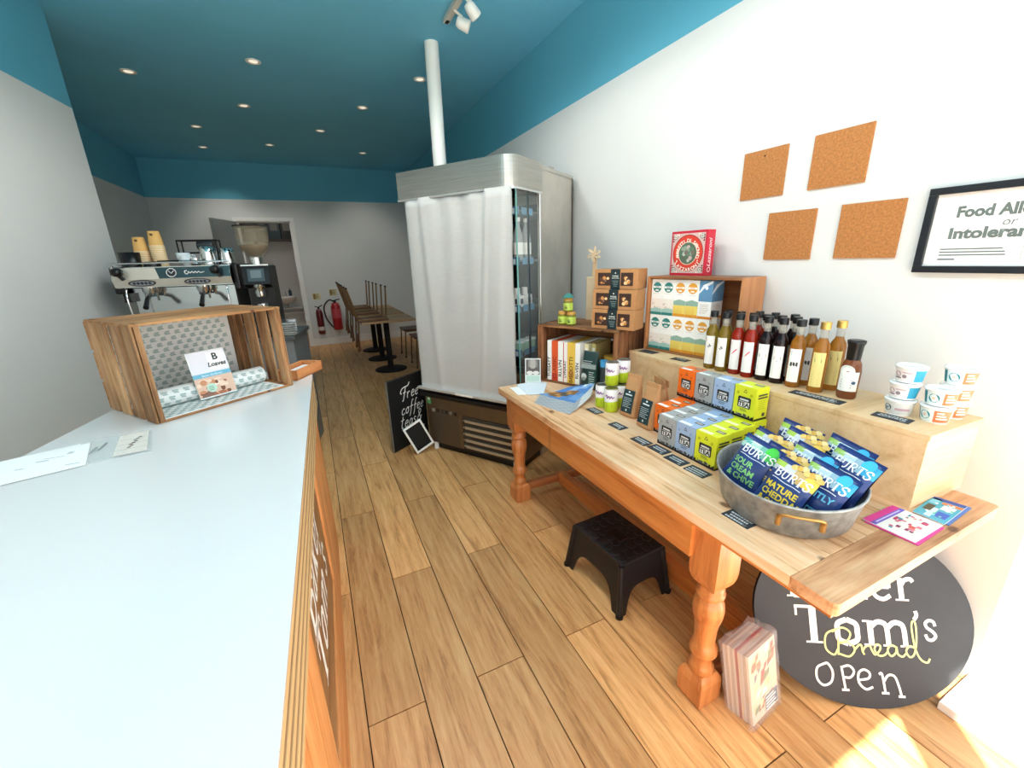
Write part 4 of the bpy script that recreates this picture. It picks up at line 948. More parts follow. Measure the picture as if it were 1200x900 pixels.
def slats_crate(t, w, d, h, mz, mxx, posts=True, plain=False):
    """a fruit crate on its side, open to the front: ends, upper and lower side, back"""
    for x0 in (0, w-.014):
        m = MB(); n = 1 if plain else 3; g = .012
        for k in range(n):
            wv = (d-g*(n-1))/n; m.box((x0,k*(wv+g),0),(x0+.014,k*(wv+g)+wv,h),mz,bev=.002)
        if posts:
            xi = (.014,.038) if x0 == 0 else (w-.038,w-.014)
            m.box((xi[0],0,.012),(xi[1],.04,h-.012),mz,bev=.003)
        m.build('end_panel', t)
    n = 1 if plain else 3
    m = MB(); m2 = MB(); m3 = MB()
    for k in range(n):
        dv = (d-.008*(n-1))/n; y = k*(dv+.008)
        m.box((.0 if not plain else .014,y,h-.012),(w if not plain else w-.014,y+dv,h),mxx,bev=.002); m2.box((.014,y,0),(w-.014,y+dv,.01),mxx,bev=.002)
        hv = (h-.03-.012*(n-1))/n; z = .015+k*(hv+.012); m3.box((0 if not plain else .014,d-.01,z),(w if not plain else w-.014,d,z+hv),mxx,bev=.002)
    m.build('upper_side', t); m2.build('lower_side', t); m3.build('back_side', t)
c1x = V((.439,-.898,0)).normalized(); c1y = V((.898,.439,0)).normalized()
K1 = basis((1.233,2.271,TZ+.001), c1x, c1y, (0,0,1)); K1H = .359
t = thing('book_crate', 'dark old crate on its side holding books at the far end of the table', 'crate', M=K1)
slats_crate(t, .547, .35, K1H, 'cratedz', 'crated')
c2x = V((.174,-.985,0)).normalized(); c2y = V((.985,.174,0)).normalized()
K2 = basis((1.66,1.80,RZt), c2x, c2y, (0,0,1)); K2H = .4
t = thing('carton_crate', 'smooth brown crate on its side on the riser, full of cartons', 'crate', M=K2)
MT['c2'] = wood('smooth_brown_crate','6b4024','8f5c36','a87246','x',.7,.5); MT['c2z'] = wood('smooth_brown_crate_end','8a5230','b4774a','c68c5c','z',.7,.5)
slats_crate(t, .52, .2, K2H, 'c2z', 'c2', posts=False, plain=True)

# books in the crate
bkz = .0112; u = .062
BK = [(.033,'f1efe9','2a2a2a','TUSSATT','white book with black lettering, leftmost in the crate'),(.045,'df5a2c','8a2a14','CLASSIC','orange red book second from the left in the crate'),(.038,'f0eee6','30302c','RI.LVN','white book between the orange and the red edged books'),
      (.030,'f3ece4','2c2a28','LVNAAT','white book with a red edge beside the yellow book'),(.053,'e6bd4e','6a4a12','BISCOTTI','yellow book in the middle of the crate'),(.034,'f2f0ea','262626','RI-VEN','white book with black lettering right of the yellow one')]
for w_, c, tc_, s_, l in BK:
    t = thing('book', l, 'book', M=K1 @ T(u+w_/2,.012,bkz), group='books standing in the crate')
    m = MB().box((-w_/2+.001,0,0),(w_/2-.001,.235,.252),c,bev=.002); m.build('cover', t)
    m = MB(); m.text(s_,min(.024,w_*.6),tc_,FR(-.0006) @ T(w_*.22,.085,0) @ RZ(PI/2),bold=.02,sx=1.15)
    if c == 'f3ece4': m.rect(-w_/2+.001,0.002,-w_/2+.006,.25,'c8323a',FR(-.0005))
    if c == 'df5a2c': m.rect(-w_/2+.002,.005,w_/2-.002,.045,'c83a22',FR(-.0004))
    if c == 'e6bd4e': m.disc(0,.06,.018,'c98a3c',FR(-.0004),ry=.03)
    m.build('spine_print', t); u += w_
for w_, c, v, l in ((.03,'e9dcae',.06,'cream book pushed back right of the white book'),(.03,'d8c27a',.085,'straw coloured book farthest right and pushed back')):
    one('book', MB().box((u+.002,v,0),(u+w_,v+.2,.245),c,bev=.002).rect(u+.006,.03,u+w_-.006,.22,'f4efdf',FR(v-.0005)), l, 'book', M=K1 @ T(0,0,bkz), group='books standing in the crate'); u += w_+.004
def pouch(mb, w, d, h, mat, topw=.9):
    """stand-up pouch: boxy foot pinched to a flat seam"""
    secs = []
    for q in [0,.04,.2,.45,.7,.88,.95,1]:
        dd = d*(1-q**2.2)*.98+.004; ww = w*(1-(1-topw)*q)*(.97 if q in (0,1) else 1); secs.append((ww/2, dd/2, q*h))
    vs = []; fs = []; n = 16
    for a, b, z in secs:
        for k in range(n):
            c, s = math.cos(2*PI*k/n), math.sin(2*PI*k/n)
            vs.append((a*math.copysign(abs(c)**.45,c), b*math.copysign(abs(s)**.45,s), z))
    for j in range(len(secs)-1):
        for k in range(n): fs.append((j*n+k, j*n+(k+1)%n, (j+1)*n+(k+1)%n, (j+1)*n+k))
    fs.append(tuple(range(n-1,-1,-1))); e = (len(secs)-1)*n; fs.append(tuple(range(e,e+n)))
    mb.add(vs, fs, mat, None, True); return mb
MT['dkpouch'] = pm('dark_green_foil','1d3a36',.35)
m = pouch(MB(), .105, .07, .215, 'dkpouch'); G = FR(-.0368)
m.rect(-.048,.118,.05,.146,'9aa5a2',G); m.lines(-.04,.165,.03,2,.012,'b9c6c2',G,w=.0,fill=.3)
m.disc(-.026,.07,.018,'c9cfca',G,w=.0004); m.disc(-.026,.055,.012,'8a948e',G,w=.0006); m.rect(.0,.02,.048,.11,'24504a',G,w=.0002); m.lines(.006,.1,.044,6,.013,'c9d6d0',G,w=.0005,fill=.35)
one('green_pouch', m, 'dark green foil pouch with a grey band in front of the books', 'pouch', M=K1 @ T(.365,.02,.0112))
t = thing('yellow_tin', 'yellow tin behind the cans, at the right end of the crate', 'tin', M=K1 @ T(.452,.12,.0112))
MB().cyl(.052,0,.165,'d8b04a',24).build('can_body', t); MB().cyl(.053,.165,.178,'c69c3c',24).build('lid', t)
t = thing('blue_capped_jar', 'small jar with a bright blue lid between the pouch and the yellow tin', 'jar', M=K1 @ T(.442,.032,.0112))
MB().cyl(.022,0,.13,'3c4648',16).build('jar_body', t); MB().cyl(.023,.13,.168,'4aa3d8',16).build('lid', t)
# cake boxes with windows on top of the crate
def cakebox(label, o_, z, src=None):
    M_ = basis((o_[0],o_[1],z), c1x, c1y, (0,0,1)) @ T(.128,.063,0); g = 'windowed kraft boxes stacked on the crate'
    if src: return dup(src, label, M=M_, group=g)
    t = thing('cake_box', label, 'box', M=M_, group=g)
    w_, d_, h_ = .256,.125,.1062; MB().cbox(w_,d_,h_,'kraft',bev=.002).build('carton', t)
    G = FR(-d_/2-.0006); rn = random.Random(2)
    for x0, x1 in ((-.108,-.03),(.03,.100)):
        m = MB(); m.rect(x0,.018,x1,.088,'3a241c',G)
        for k in range(9): m.disc(rn.uniform(x0+.014,x1-.014),rn.uniform(.026,.06),rn.uniform(.007,.012),rn.choice(['e0a868','c98848','5a3a2c','8a6a5a','f0c890']),G,w=.0003+k*2e-5,n=9,ry=rn.uniform(.006,.01))
        m.build('window', t)
    m = MB(); m.rect(-.03,0,.026,h_,'14282c',G,w=.0009); m.rect(-.03,-.0,.026,.05,'14282c',TOPF(h_+.0008,0,-d_/2)); m.text('FUDGE',.008,'e6ece8',G,x=-.002,y=.066,w=.0013,bold=.02); m.text('BROWNIE',.0065,'e6ece8',G,x=-.002,y=.056,w=.0013)
    for k in range(4): m.rect(-.02+.003*k,.042-.009*k,.016-.002*k,.0445-.009*k,'7f9a9a',G,w=.0013)
    m.poly([(-.007,.084),(.003,.084),(-.002,.091)],'e6ece8',G,w=.0013); m.build('sleeve', t); return t
b1_ = cakebox('windowed kraft cake box at the bottom of the stack on the crate', (1.422,1.973), TZ+.001+K1H+.0006)
cakebox('windowed kraft cake box in the middle of the stack', (1.436,1.985), TZ+K1H+.109, b1_); cakebox('windowed kraft cake box on top of the stack of three', (1.464,2.01), TZ+K1H+.2165, b1_)
MT['jarglass'] = pm('green_chutney','7d7a2c',.12,coat=.5)
def chut(label, x, y, z, src=None):
    M_ = K1 @ T(x,y,z) ; g = 'small jars with lime green labels'
    if src: return dup(src, label, M=M_, group=g)
    t = thing('chutney_jar', label, 'jar', M=M_, group=g)
    MB().lathe([(.025,0),(.029,.004),(.029,.056),(.024,.064)],'jarglass',8,smooth=False).build('jar_body', t)
    MB().lathe([(.0296,.008),(.0296,.05)],'b6cf5a',8,smooth=False,close=False).rect(-.008,.018,.01,.026,'5a6a2a',FR(-.0299)).rect(-.01,.03,.008,.034,'5a6a2a',FR(-.0299)).build('label', t)
    MB().lathe([(.026,.062),(.026,.078),(.02,.08)],'b98a3c',16).build('lid', t); return t
zt = K1H+.0006
j0 = chut('lime labelled jar on the crate, left of the lower pair', .135,.075,zt); chut('lime labelled jar on the crate, right of the pair and beside the boxes', .197,.072,zt, j0); j3 = chut('lime labelled jar with a teal paper top standing on the other two', .172,.078,zt+.0806, j0)
one('paper_jar_cap', MB().lathe([(.036,0),(.02,.02),(.005,.026)],'2f7a72',10,smooth=False), 'teal paper cap over the topmost lime labelled jar', 'jar cap', M=K1 @ T(.172,.078,zt+.0806+.0806))
t = thing('tied_paper_bag', 'pale paper bag tied with raffia behind the jars, by the wall', 'bag', M=K1 @ T(.215,.31,zt))
MB().cbox(.075,.06,.27,'kraftl',bev=.006).build('bag', t); m = MB()
for k in range(7): m.tube([(-.01+.004*k,.0,.27),(-.004+.003*k,0,.42)],.0028,'cdae84',6)
m.build('stalks', t); m = MB()
for a in (0,1.1,2.2,3.3,4.4,5.5): m.tube(cr([(.0,-.01,.405),(.03*math.cos(a),-.014,.405+.03*math.sin(a)),(.045*math.cos(a+.4),-.01,.405+.045*math.sin(a+.4)),(0,-.01,.405)],4),.0035,'d9bf9a',6)
m.build('raffia_bow', t)

# cartons in the second crate
def carton(kind, label, col, row, src=None):
    w_, d_, h_ = .0685,.1,.186; M_ = K2 @ T(.018+w_/2+col*.0695,.02+d_/2,.0108+row*.1872); g = 'upright cartons in the brown crate'
    if src: return dup(src, label, M=M_, group=g)
    t = thing('snack_carton', label, 'carton', M=M_, group=g); m = MB().cbox(w_,d_,h_,'f3f3ef'); G = FR(-d_/2-.0005); a = w_/2
    m.build('box', t); m = MB()
    if kind == 'wave':
        m.rect(-a,.085,a,h_,'5f8fb4',G); m.poly([(-a,.12),(-a*.2,.15),(a,.175),(a,.186),(-a*.4,.165),(-a,.13)],'e6eef2',G,w=.0003); m.disc(.004,.15,.008,'eef4f6',G,w=.0004); m.lines(-a*.7,.07,a*.7,6,.008,'c9b9a8',G,w=.0003,fill=.3); m.rect(-a,.0,a,.012,'d98a2c',G,w=.0003); R_ = RT(a+.0005); m.rect(-d_/2,.085,d_/2,h_,'5f8fb4',R_); m.poly([(-.05,.12),(-.01,.15),(.05,.178),(.05,.186),(-.02,.165),(-.05,.13)],'e6eef2',R_,w=.0003); m.lines(-.035,.07,.035,6,.008,'c9b9a8',R_,w=.0003,fill=.3); m.rect(-.05,0,.05,.012,'d98a2c',R_,w=.0003)
    else:
        c = '2f7f7a' if kind == 'teal' else 'e0a03a'
        m.disc(0,.145,.026,c,G,w=.0003,ry=.0265); m.rect(-.024,.141,.024,.151,'f3f3ef',G,w=.0006); m.lines(-.013,.149,.014,2,.005,c,G,w=.0008,fill=.4,ragged=.1); m.rect(-.01,.126,.01,.133,'f3f3ef',G,w=.0006); m.lines(-a*.6,.113,a*.6,1,.004,'b9b0c4',G,w=.0003)
        if kind == 'teal':
            m.rect(-a,.02,a,.085,'ece6dc',G,w=.0002)
            rn = random.Random(4)
            for k in range(22): m.disc(rn.uniform(-a*.85,a*.85),rn.uniform(.034,.08),rn.uniform(.0015,.003),rn.choice(['d9a8a0','9ab8a8','e6c9b0','c98a80']),G,w=.0004,n=7)
            m.poly([(-a,.03),(0,.038),(a,.032),(a,.014),(-a,.014)],'9fc4bc',G,w=.0005); m.rect(-a,0,a,.014,c,G,w=.0006)
        else:
            m.poly([(-a,.078),(0,.088),(a,.08),(a,.05),(-a,.05)],'8fb0a0',G,w=.0002); m.rect(-a,.012,a,.058,'e8cf6a',G,w=.0003)
            for k in range(12): m.poly([(-a+.0045*k,.014),(-a+.0045*k+.002,.014),(-a+.0045*k+.001,.06)],'d8a83a',G,w=.0004)
            m.rect(-a,0,a,.014,'dc962c',G,w=.0005)
    m.build('front_print', t); return t
N6 = ['first','second','third','fourth','fifth','sixth']
src = {}
for row, kinds in ((0,('teal','teal','amber','amber','amber')), (1,('teal','teal','amber','amber','wave'))):
    for col, k in enumerate(kinds):
        dsc = {'teal':'white carton with a teal disc','amber':'white carton with an amber disc','wave':'carton with a blue wave picture'}[k]
        l = '%s, %s from the left in the %s crate row' % (dsc, N6[col], 'upper' if row else 'lower')
        if k in src: carton(k, l, col, row, src[k])
        else: src[k] = carton(k, l, col, row)
# red biscuit box on top
t = thing('red_biscuit_box', 'red square biscuit box with a round window on top of the brown crate', 'box', M=basis((1.845,1.685,RZt+K2H+.0005),(.07,-.998,0),(.998,.07,0),(0,0,1)))
s_, d_ = .218,.062; MB().cbox(s_,d_,.224,pm('biscuit_box_red','c8203a',.4),bev=.001).build('carton', t)
m = MB(); G = FR(-d_/2-.0006); c = .112
m.rect(-.1,.012,.1,.212,'d9b8b0',G); m.ring(0,c,.055,.09,'d8402c',G,w=.0006); m.ring(0,c,.055,.058,'f0d8c0',G,w=.0009); m.ring(0,c,.09,.0935,'8a1424',G,w=.0009)
for sx in (-1,1):
    for sy in (-1,1):
        m.disc(sx*.083,c+sy*.083,.014,'8a8f86',G,w=.0008); m.ring(sx*.083,c+sy*.083,.005,.009,'f4e6dc',G,w=.001,n=12)
        for k in range(3): m.disc(sx*(.062+.012*k),c+sy*.094,.005,'f3e8e0',G,w=.0008,n=8).disc(sx*.094,c+sy*(.062+.012*k),.005,'7d3a40',G,w=.0008,n=8)
GA = G @ T(0,c,0); m.arctext('AMARETTI DI SARONNO',.018,.0645,PI/2,'fbeede',GA,w=.0012,step=.205,bold=.03); m.arctext('LAZZARONI',.018,.0825,-PI/2,'fbeede',GA,w=.0012,flip=True,step=.235,bold=.03)
for a in (-2.62,-.52): m.disc(.074*math.cos(a),c+.074*math.sin(a),.004,'fbeede',G,w=.0012,n=8)
G2 = RT(s_/2+.0006) ; m.text('Lazzaroni',.026,'f4dfe2',G2 @ T(0,.115,0) @ RZ(PI/2),shear=.3,bold=.01,x=0,y=-.008); m.ring(0,.03,.009,.013,'f4dfe2',G2,n=16); m.build('print', t)
m = MB(); rn = random.Random(9); m.disc(0,c,.055,'5a6a56',G,w=.0003)
for k in range(30):
    a, r = rn.uniform(0,2*PI), rn.uniform(0,.04); m.disc(r*math.cos(a),c+r*math.sin(a),rn.uniform(.007,.013),rn.choice(['8fa08c','5f8a6c','b9c0b4','7a6a66','c4b4ae','4f7a62']),G,w=.0004+k*3e-6,n=9)
m.build('window', t)

# ------------------------------------------------------------------ bottles on the riser
def oil(name, c, tr=.55): MT[name] = pm(name, c, .06, trans=tr, ior=1.42)
oil('olive_oil','a88a2c'); oil('chilli_oil','c8321c'); oil('balsamic','1c0f12',.1); oil('amber_oil','c8822c'); oil('sauce_brown','7a4628',.1)
def bottle(kind, label, x, y, s=1.0, src=None, rz=0, group=None):
    M_ = T(x,y,RZt) @ RZ(rz-PI/2+.35)
    if src: return dup(src, label, M=M_, group=group)
    liq = {'olive':'olive_oil','chilli':'chilli_oil','balsamic':'balsamic','amber':'amber_oil','honey':'amber_oil'}[kind]
    t = thing('oil_bottle', label, 'bottle', M=M_, group=group); r = .0265
    MB().lathe([(.024,0),(r,.004),(r,.165),(.024,.18),(.015,.196),(.0135,.203)],liq,20).build('liquid_body', t)
    MB().lathe([(.0135,.203),(.0135,.238)],'neck',16).build('neck', t)
    m = MB(); gold = kind == 'honey'
    m.lathe([(.0165,.236),(.0165,.26),(.015,.262)],pm('gold_cap','d2a85a',.3,.8) if gold and 'gold_cap' not in bpy.data.materials else (bpy.data.materials['gold_cap'] if gold else 'black'),18).build('cap', t)
    m = MB(); a = .78; n = 8; z0, z1 = .022,.152
    lc = 'ecd98c' if gold else 'f2f2ee'; rr = r+.0006
    P = [(rr*math.sin(-a+2*a*k/n), -rr*math.cos(-a+2*a*k/n)) for k in range(n+1)]
    m.add([(x_,y_,z) for x_,y_ in P for z in (z0,z1)], [(2*k,2*k+2,2*k+3,2*k+1) for k in range(n)], lc)
    fn = lambda x_,y_,w: ((rr+.0005+w)*math.sin(x_/rr), -(rr+.0005+w)*math.cos(x_/rr), y_)
    def pr(q, c):
        k = MB(); 
        for pts in q: k.poly(pts, c)
        m.add([fn(p[0],p[1],0) for p in k.v], k.f, c)
    for j in range(3): pr([[(-.014,.142-.007*j),(.008,.142-.007*j),(.008,.145-.007*j),(-.014,.145-.007*j)]], '8a9498')
    pic = {'olive':[('2a2c2e',[[(-.01,.105),(-.002,.098),(0,.104)],[(.0,.1),(.009,.108),(.003,.11)],[(-.004,.108),(.001,.118),(.003,.108)]])],'chilli':[('d8606a',[[(-.012,.088),(-.004,.094),(.004,.104),(.012,.112),(.004,.112),(-.004,.102)]])],
       'balsamic':[('8a4a2c',[[(-.012,.1),(.012,.1),(.012,.112),(-.012,.112)],[(-.012,.1),(0,.09),(.012,.1)]])],'amber':[('2e2a2a',[[(-.013,.085),(-.006,.085),(-.006,.1),(-.013,.1)],[(-.004,.09),(.003,.084),(.004,.098),(-.003,.102)],[(.005,.088),(.012,.084),(.013,.1),(.007,.102)]])],
       'honey':[('4a4428',[[(-.012,.115),(.01,.115),(.01,.128),(-.012,.128)]])]}[kind]
    for c, q in pic: pr(q, c)
    for j in range(6): pr([[(-.013,.076-.009*j),(.011-.003*(j%2),.076-.009*j),(.011-.003*(j%2),.0785-.009*j),(-.013,.0785-.009*j)]], 'a89a5a' if gold else 'b4b6ba')
    m.build('label', t); return t
S = {}
def bt(kind, label, x, y, group=None):
    if kind in S: return bottle(kind, label, x, y, src=S[kind], group=group)
    S[kind] = bottle(kind, label, x, y, group=group); return S[kind]
FRW = 'front row of oil and vinegar bottles'
for kind, x, y, l in (('olive',1.628,1.325,'olive oil bottle at the left end of the front row, beside the cartons'),('olive',1.627,1.262,'olive oil bottle second in the front row, left of the red ones'),('chilli',1.637,1.202,'red chilli oil bottle in the front row, beside the olive oil'),('chilli',1.637,1.141,'red chilli oil bottle in the front row, beside the dark vinegar'),
    ('balsamic',1.648,1.083,'dark vinegar bottle in the front row, beside the red oil'),('balsamic',1.655,1.026,'dark vinegar bottle in the front row, beside the amber bottle'),('amber',1.66,.962,'amber bottle with black shapes on its label, in the front row'),('honey',1.668,.882,'gold capped bottle with a cream label standing in front'),('honey',1.742,.868,'gold capped bottle with a cream label standing behind the other')):
    bt(kind, l, x, y, FRW)
BRW = 'second row of bottles'
for kind, x, y, l in (('amber',1.722,.955,'amber bottle half hidden behind the one with black shapes'),('olive',1.688,1.30,'black capped bottle half hidden behind the olive oil'),('olive',1.697,1.243,'black capped bottle half hidden behind the olive and red oil'),('chilli',1.697,1.185,'black capped bottle half hidden behind the red chilli oil'),('chilli',1.70,1.127,'black capped bottle half hidden behind the red oil and dark vinegar'),('balsamic',1.71,1.07,'black capped bottle half hidden behind the dark vinegar'),('balsamic',1.716,1.013,'black capped bottle half hidden behind the dark vinegar and amber bottle')):
    bt(kind, l, x, y, BRW)
for kind, x, y in (('chilli',1.757,1.2),('balsamic',1.765,1.135),('balsamic',1.775,1.06)): bt(kind, 'black cap of a bottle in the hidden third row, against the wall side', x, y, 'third row of bottles')
t = thing('sauce_bottle', 'short brown sauce bottle with a tall black cap at the end of the bottle row', 'bottle', (1.685,.785,RZt), -PI/2+.35)
MB().lathe([(.026,0),(.03,.006),(.031,.1),(.027,.128),(.02,.142)],'sauce_brown',22).build('liquid_body', t)
MB().lathe([(.021,.14),(.023,.19),(.027,.2),(.027,.208),(.02,.21)],'black',22).build('cap', t)
m = MB(); rr = .0318; a = 1.0; P = [(rr*math.sin(-a+a*k/5), -rr*math.cos(-a+a*k/5)) for k in range(11)]
m.add([(x_,y_,z) for x_,y_ in P for z in (.03,.1)], [(2*k,2*k+2,2*k+3,2*k+1) for k in range(10)], 'eef0ec')
fn = lambda x_,y_,w: ((rr+.0006+w)*math.sin(x_/rr), -(rr+.0006+w)*math.cos(x_/rr), y_)
for rr0, c, w in ((.024,'eef0ec',0),(.02,'d4dbdb',.0003),(.018,'eef0ec',.0006)):
    k = MB().disc(-.008,.1,rr0,c,w=w,n=24); m.add([fn(*p) for p in k.v], k.f, c)
for j in range(4):
    k = MB().rect(-.02,.042+.009*j,.012,.046+.009*j,'9aa2a6',w=.0004); m.add([fn(*p) for p in k.v], k.f, '9aa2a6')
k = MB().disc(.017,.062,.006,'3a5a7a',w=.0004); m.add([fn(*p) for p in k.v], k.f, '3a5a7a'); m.build('label', t)
# ------------------------------------------------------------------ dip tubs on the riser
MT['tubclear'] = pm('clear_tub_plastic','eef0ee',.15,coat=.4); 
def tub(kind, label, x, y, k, rz=0, src=None, dx=0, dy=0):
    M_ = T(x+dx,y+dy,RZt+.0535*k) @ RZ(-PI/2+.35+rz); g = 'dip tubs on the riser'
    if src: return dup(src, label, M=M_, group=g)
    t = thing('dip_tub', label, 'tub', M=M_, group=g); r0, r1, h = .031, .0375, .046
    MB().lathe([(r0,0),(r1,h)],'tubclear',28).build('tub_body', t)
    MB().lathe([(r1+.001,h-.002),(r1+.003,h),(r1+.003,h+.005),(r1-.003,h+.007),(r1-.006,h+.0045),(.001,h+.0045)],'tubclear',28).build('lid', t)
    m = MB(); z0, z1 = .005, .042
    def fn(x_,y_,w): r = r0+(r1-r0)*y_/h+.0005+w; return (r*math.sin(x_/.0345), -r*math.cos(x_/.0345), y_)
    def pr(x0,x1,za,zb,c,w=0,n=6):
        k = MB()
        for i in range(n): k.rect(x0+(x1-x0)*i/n,za,x0+(x1-x0)*(i+1)/n,zb,c,w=w)
        m.add([fn(*p) for p in k.v], k.f, c)
    def dc(x_,y_,r,c,w,ry=None): k = MB().disc(x_,y_,r,c,w=w,n=16,ry=ry); m.add([fn(*p) for p in k.v], k.f, c)
    if kind == 'blue':
        pr(-.05,.012,z0,z1,'e4dede',n=10); pr(.012,.045,z0,z1,'2a9ac0'); dc(-.03,.026,.009,'b99aa2',.0004); dc(-.012,.02,.006,'8a7a86',.0004); pr(-.04,-.02,.012,.016,'7a6a72',.0004); pr(-.018,.006,.03,.034,'c2a8ae',.0004)
    elif kind == 'grey':
        pr(-.05,.045,z0,z1,'d9d8d4',n=12); dc(-.028,.024,.011,'2f4a56',.0004); dc(-.028,.024,.004,'6f8a94',.0008); pr(-.008,.03,.018,.026,'c4a2aa',.0004)
    else:
        pr(-.05,.0,z0,z1,'dfeceb',n=8); pr(-.05,-.034,z0,z1,'1f7a86',.0003); pr(.006,.05,z0,z1,'f0764c',n=8); dc(-.015,.024,.0135,'1f8290',.0004); dc(-.015,.024,.0075,'e4efee',.0008); dc(-.015,.024,.004,'e8c9b0',.001)
        for j in range(3): pr(.012,.04-.006*j,.014+.009*j,.019+.009*j,'f8d8c8',.0004)
    m.build('wrap_label', t); return t
a = tub('grey','grey labelled dip tub at the bottom of the left stack on the riser',1.652,.618,0); b = tub('blue','blue labelled dip tub in the middle of the left stack',1.652,.618,1,dx=.006); tub('blue','blue labelled dip tub on top of the left stack',1.652,.618,2,src=b,dx=.013,dy=-.003)
c = tub('orange','orange labelled dip tub at the bottom of the front stack, near the riser end',1.668,.534,0,rz=-.3); tub('orange','orange labelled dip tub on top of the front orange stack',1.668,.534,1,src=c,dx=.004)
for k, l in enumerate(('orange labelled dip tub at the bottom of the stack behind, by the wall','orange labelled dip tub in the middle of the stack behind','orange labelled dip tub on top of the stack behind, against the wall')): tub('orange',l,1.756,.53,k,src=c)

# ------------------------------------------------------------------ price cards
def pcard(label, x, y, z, w, d, rz=0, rows=2, seed=1):
    rn = random.Random(seed); m = MB().box((-w/2,-d/2,0),(w/2,d/2,.0016),'card'); G = TOPF(.0018)
    for k in range(rows):
        L_ = w*rn.uniform(.3,.42); yy_ = d*.18-k*d*.27
        x_ = -L_
        while x_ < L_: e_ = min(L_, x_+w*rn.uniform(.04,.11)); m.rect(x_,yy_-d*.07,e_,yy_+d*.07,'cfd4d6',G); x_ = e_+w*.022
    m.rect(w*.25,-d*.42,w*.4,-d*.3,'9aa0a4',G)
    return one('price_card', m, label, 'price card', M=T(x,y,z) @ RZ(rz-PI/2), group='slate price cards')
tz = TZ+.0005
for i, (l, x, y, rz) in enumerate((('slate price card on the table in front of the lime cans',1.21,1.632,0),('slate price card on the table in front of the kraft coffee bags',1.183,1.417,.03),('slate price card left of the grey tea boxes',1.164,1.24,0),('slate price card in front of the grey tea box',1.171,1.144,0),('slate price card in front of the blue tea box',1.161,1.044,.02),('slate price card in front of the yellow tea box',1.16,.944,.04),('slate price card on the table edge in front of the snack bowl',1.042,.685,0))):
    pcard(l, x, y, tz, .086, .052, rz, 3 if i > 4 else 2, i)
pcard('long slate price card on the riser in front of the gold capped bottles',1.60,.835,RZt,.17,.052,.06,2,11); pcard('slate price card on the riser in front of the dip tubs',1.592,.605,RZt,.095,.05,.08,2,12)
pcard('blank slate card on the riser in front of the teal disc cartons',1.625,1.72,RZt,.10,.06,.1,0,13); pcard('slate card on the riser in front of the amber disc cartons',1.63,1.5,RZt,.09,.05,.12,1,14)

# ------------------------------------------------------------------ tea boxes
TEA = {'yellow':('dbe02a','b8bd1c'), 'blue':('9fb6d6','8aa4c8'), 'grey':('a5a8a8','95989a'), 'orange':('f0701e','d85c14')}
def tea(col, label, x, y, z, src=None):
    w_, d_, h_ = .0915,.0725,.1295; M_ = T(x+d_/2,y,z) @ W90; g = 'tea boxes on the table'
    if src: return dup(src, label, M=M_, group=g)
    t = thing('tea_box', label, 'tea box', M=M_, group=g); c, c2 = TEA[col]
    MB().cbox(w_,d_,h_,c,bev=.0008).build('carton', t)
    m = MB(); G = FR(-d_/2-.0006); a = w_/2
    m.poly([(-.024,.043),(.024,.043),(.027,.047),(.027,.083),(.024,.087),(-.024,.087),(-.027,.083),(-.027,.047)],'17181c',G,w=.0003); m.poly([(-.022,.046),(.022,.046),(.022,.066),(.022,.084),(-.022,.084)],'e9e9e6',G,w=.0005)
    m.rect(-.022,.068,.022,.084,'17181c',G,w=.0007); m.rect(-.018,.072,.018,.079,'d9d9d6',G,w=.0009); m.text('TEA',.0175,'17181c',G,y=.0485,w=.0009,bold=.035,sx=1.02)
    m.poly([(-.008,.104),(.008,.104),(0,.119)],'2c2e30',G,w=.0003); m.poly([(-.005,.106),(.005,.106),(0,.115)],c,G,w=.0005); m.disc(.026,.098,.006,c2,G,w=.0003); m.disc(-.03,.1,.006,c2,G,w=.0003); m.lines(-.016,.038,.016,2,.006,'3a3c3e',G,w=.0003,fill=.35,ragged=.2)
    # black skyline round the foot
    rn = random.Random(3); x_ = -a
    m.rect(-a,.0,a,.008,'17181c',G,w=.0002)
    while x_ < a-.001:
        e_ = min(a, x_+rn.uniform(.003,.009)); m.rect(x_,.006,e_,.006+rn.uniform(.003,.016),'17181c',G,w=.0002); x_ = e_
    m.lines(-.03,.017,.03,2,.006,'8a8c8c',G,w=.0004,fill=.3)
    m.build('front_print', t)
    m = MB(); R_ = RT(a+.0006)
    m.rect(-d_/2,0,d_/2,.008,'17181c',R_)
    if col == 'orange':
        for k in range(7): m.rect(-.028,.022+.013*k,.03-.006*(k%3),.03+.013*k,['2a2c2e','5a3a34','7a7c7c'][k%3],R_,w=.0003)
    else: m.lines(-.026,.105,.03,2,.011,'3a3c30',R_,w=.0003,fill=.6,ragged=.1); m.lines(-.02,.08,.026,5,.008,c2,R_,w=.0003); m.rect(.008,.014,.024,.028,'4a4c40',R_,w=.0003)
    m.build('side_print', t)
    m = MB(); G = TOPF(h_+.0006)
    m.rect(-a+.006,-.034,a-.03,-.014,'eceee8' if col != 'yellow' else 'f0f0b8',G); m.poly([(.002,.004),(.036,.004),(.036,.024),(.002,.024)],'3a3c3e',G,w=.0002); m.poly([(.006,.008),(.032,.008),(.032,.02),(.006,.02)],'b9b2a4',G,w=.0004); m.build('top_print', t)
    return t
ROWN = ['at the front of the bottom layer','second from the front in the bottom layer','third from the front in the bottom layer','at the back of the bottom layer, under the upper box']
S2 = {}
def addtea(col, l, x, y, z):
    if col in S2: tea(col, l, x, y, z, S2[col])
    else: S2[col] = tea(col, l, x, y, z)
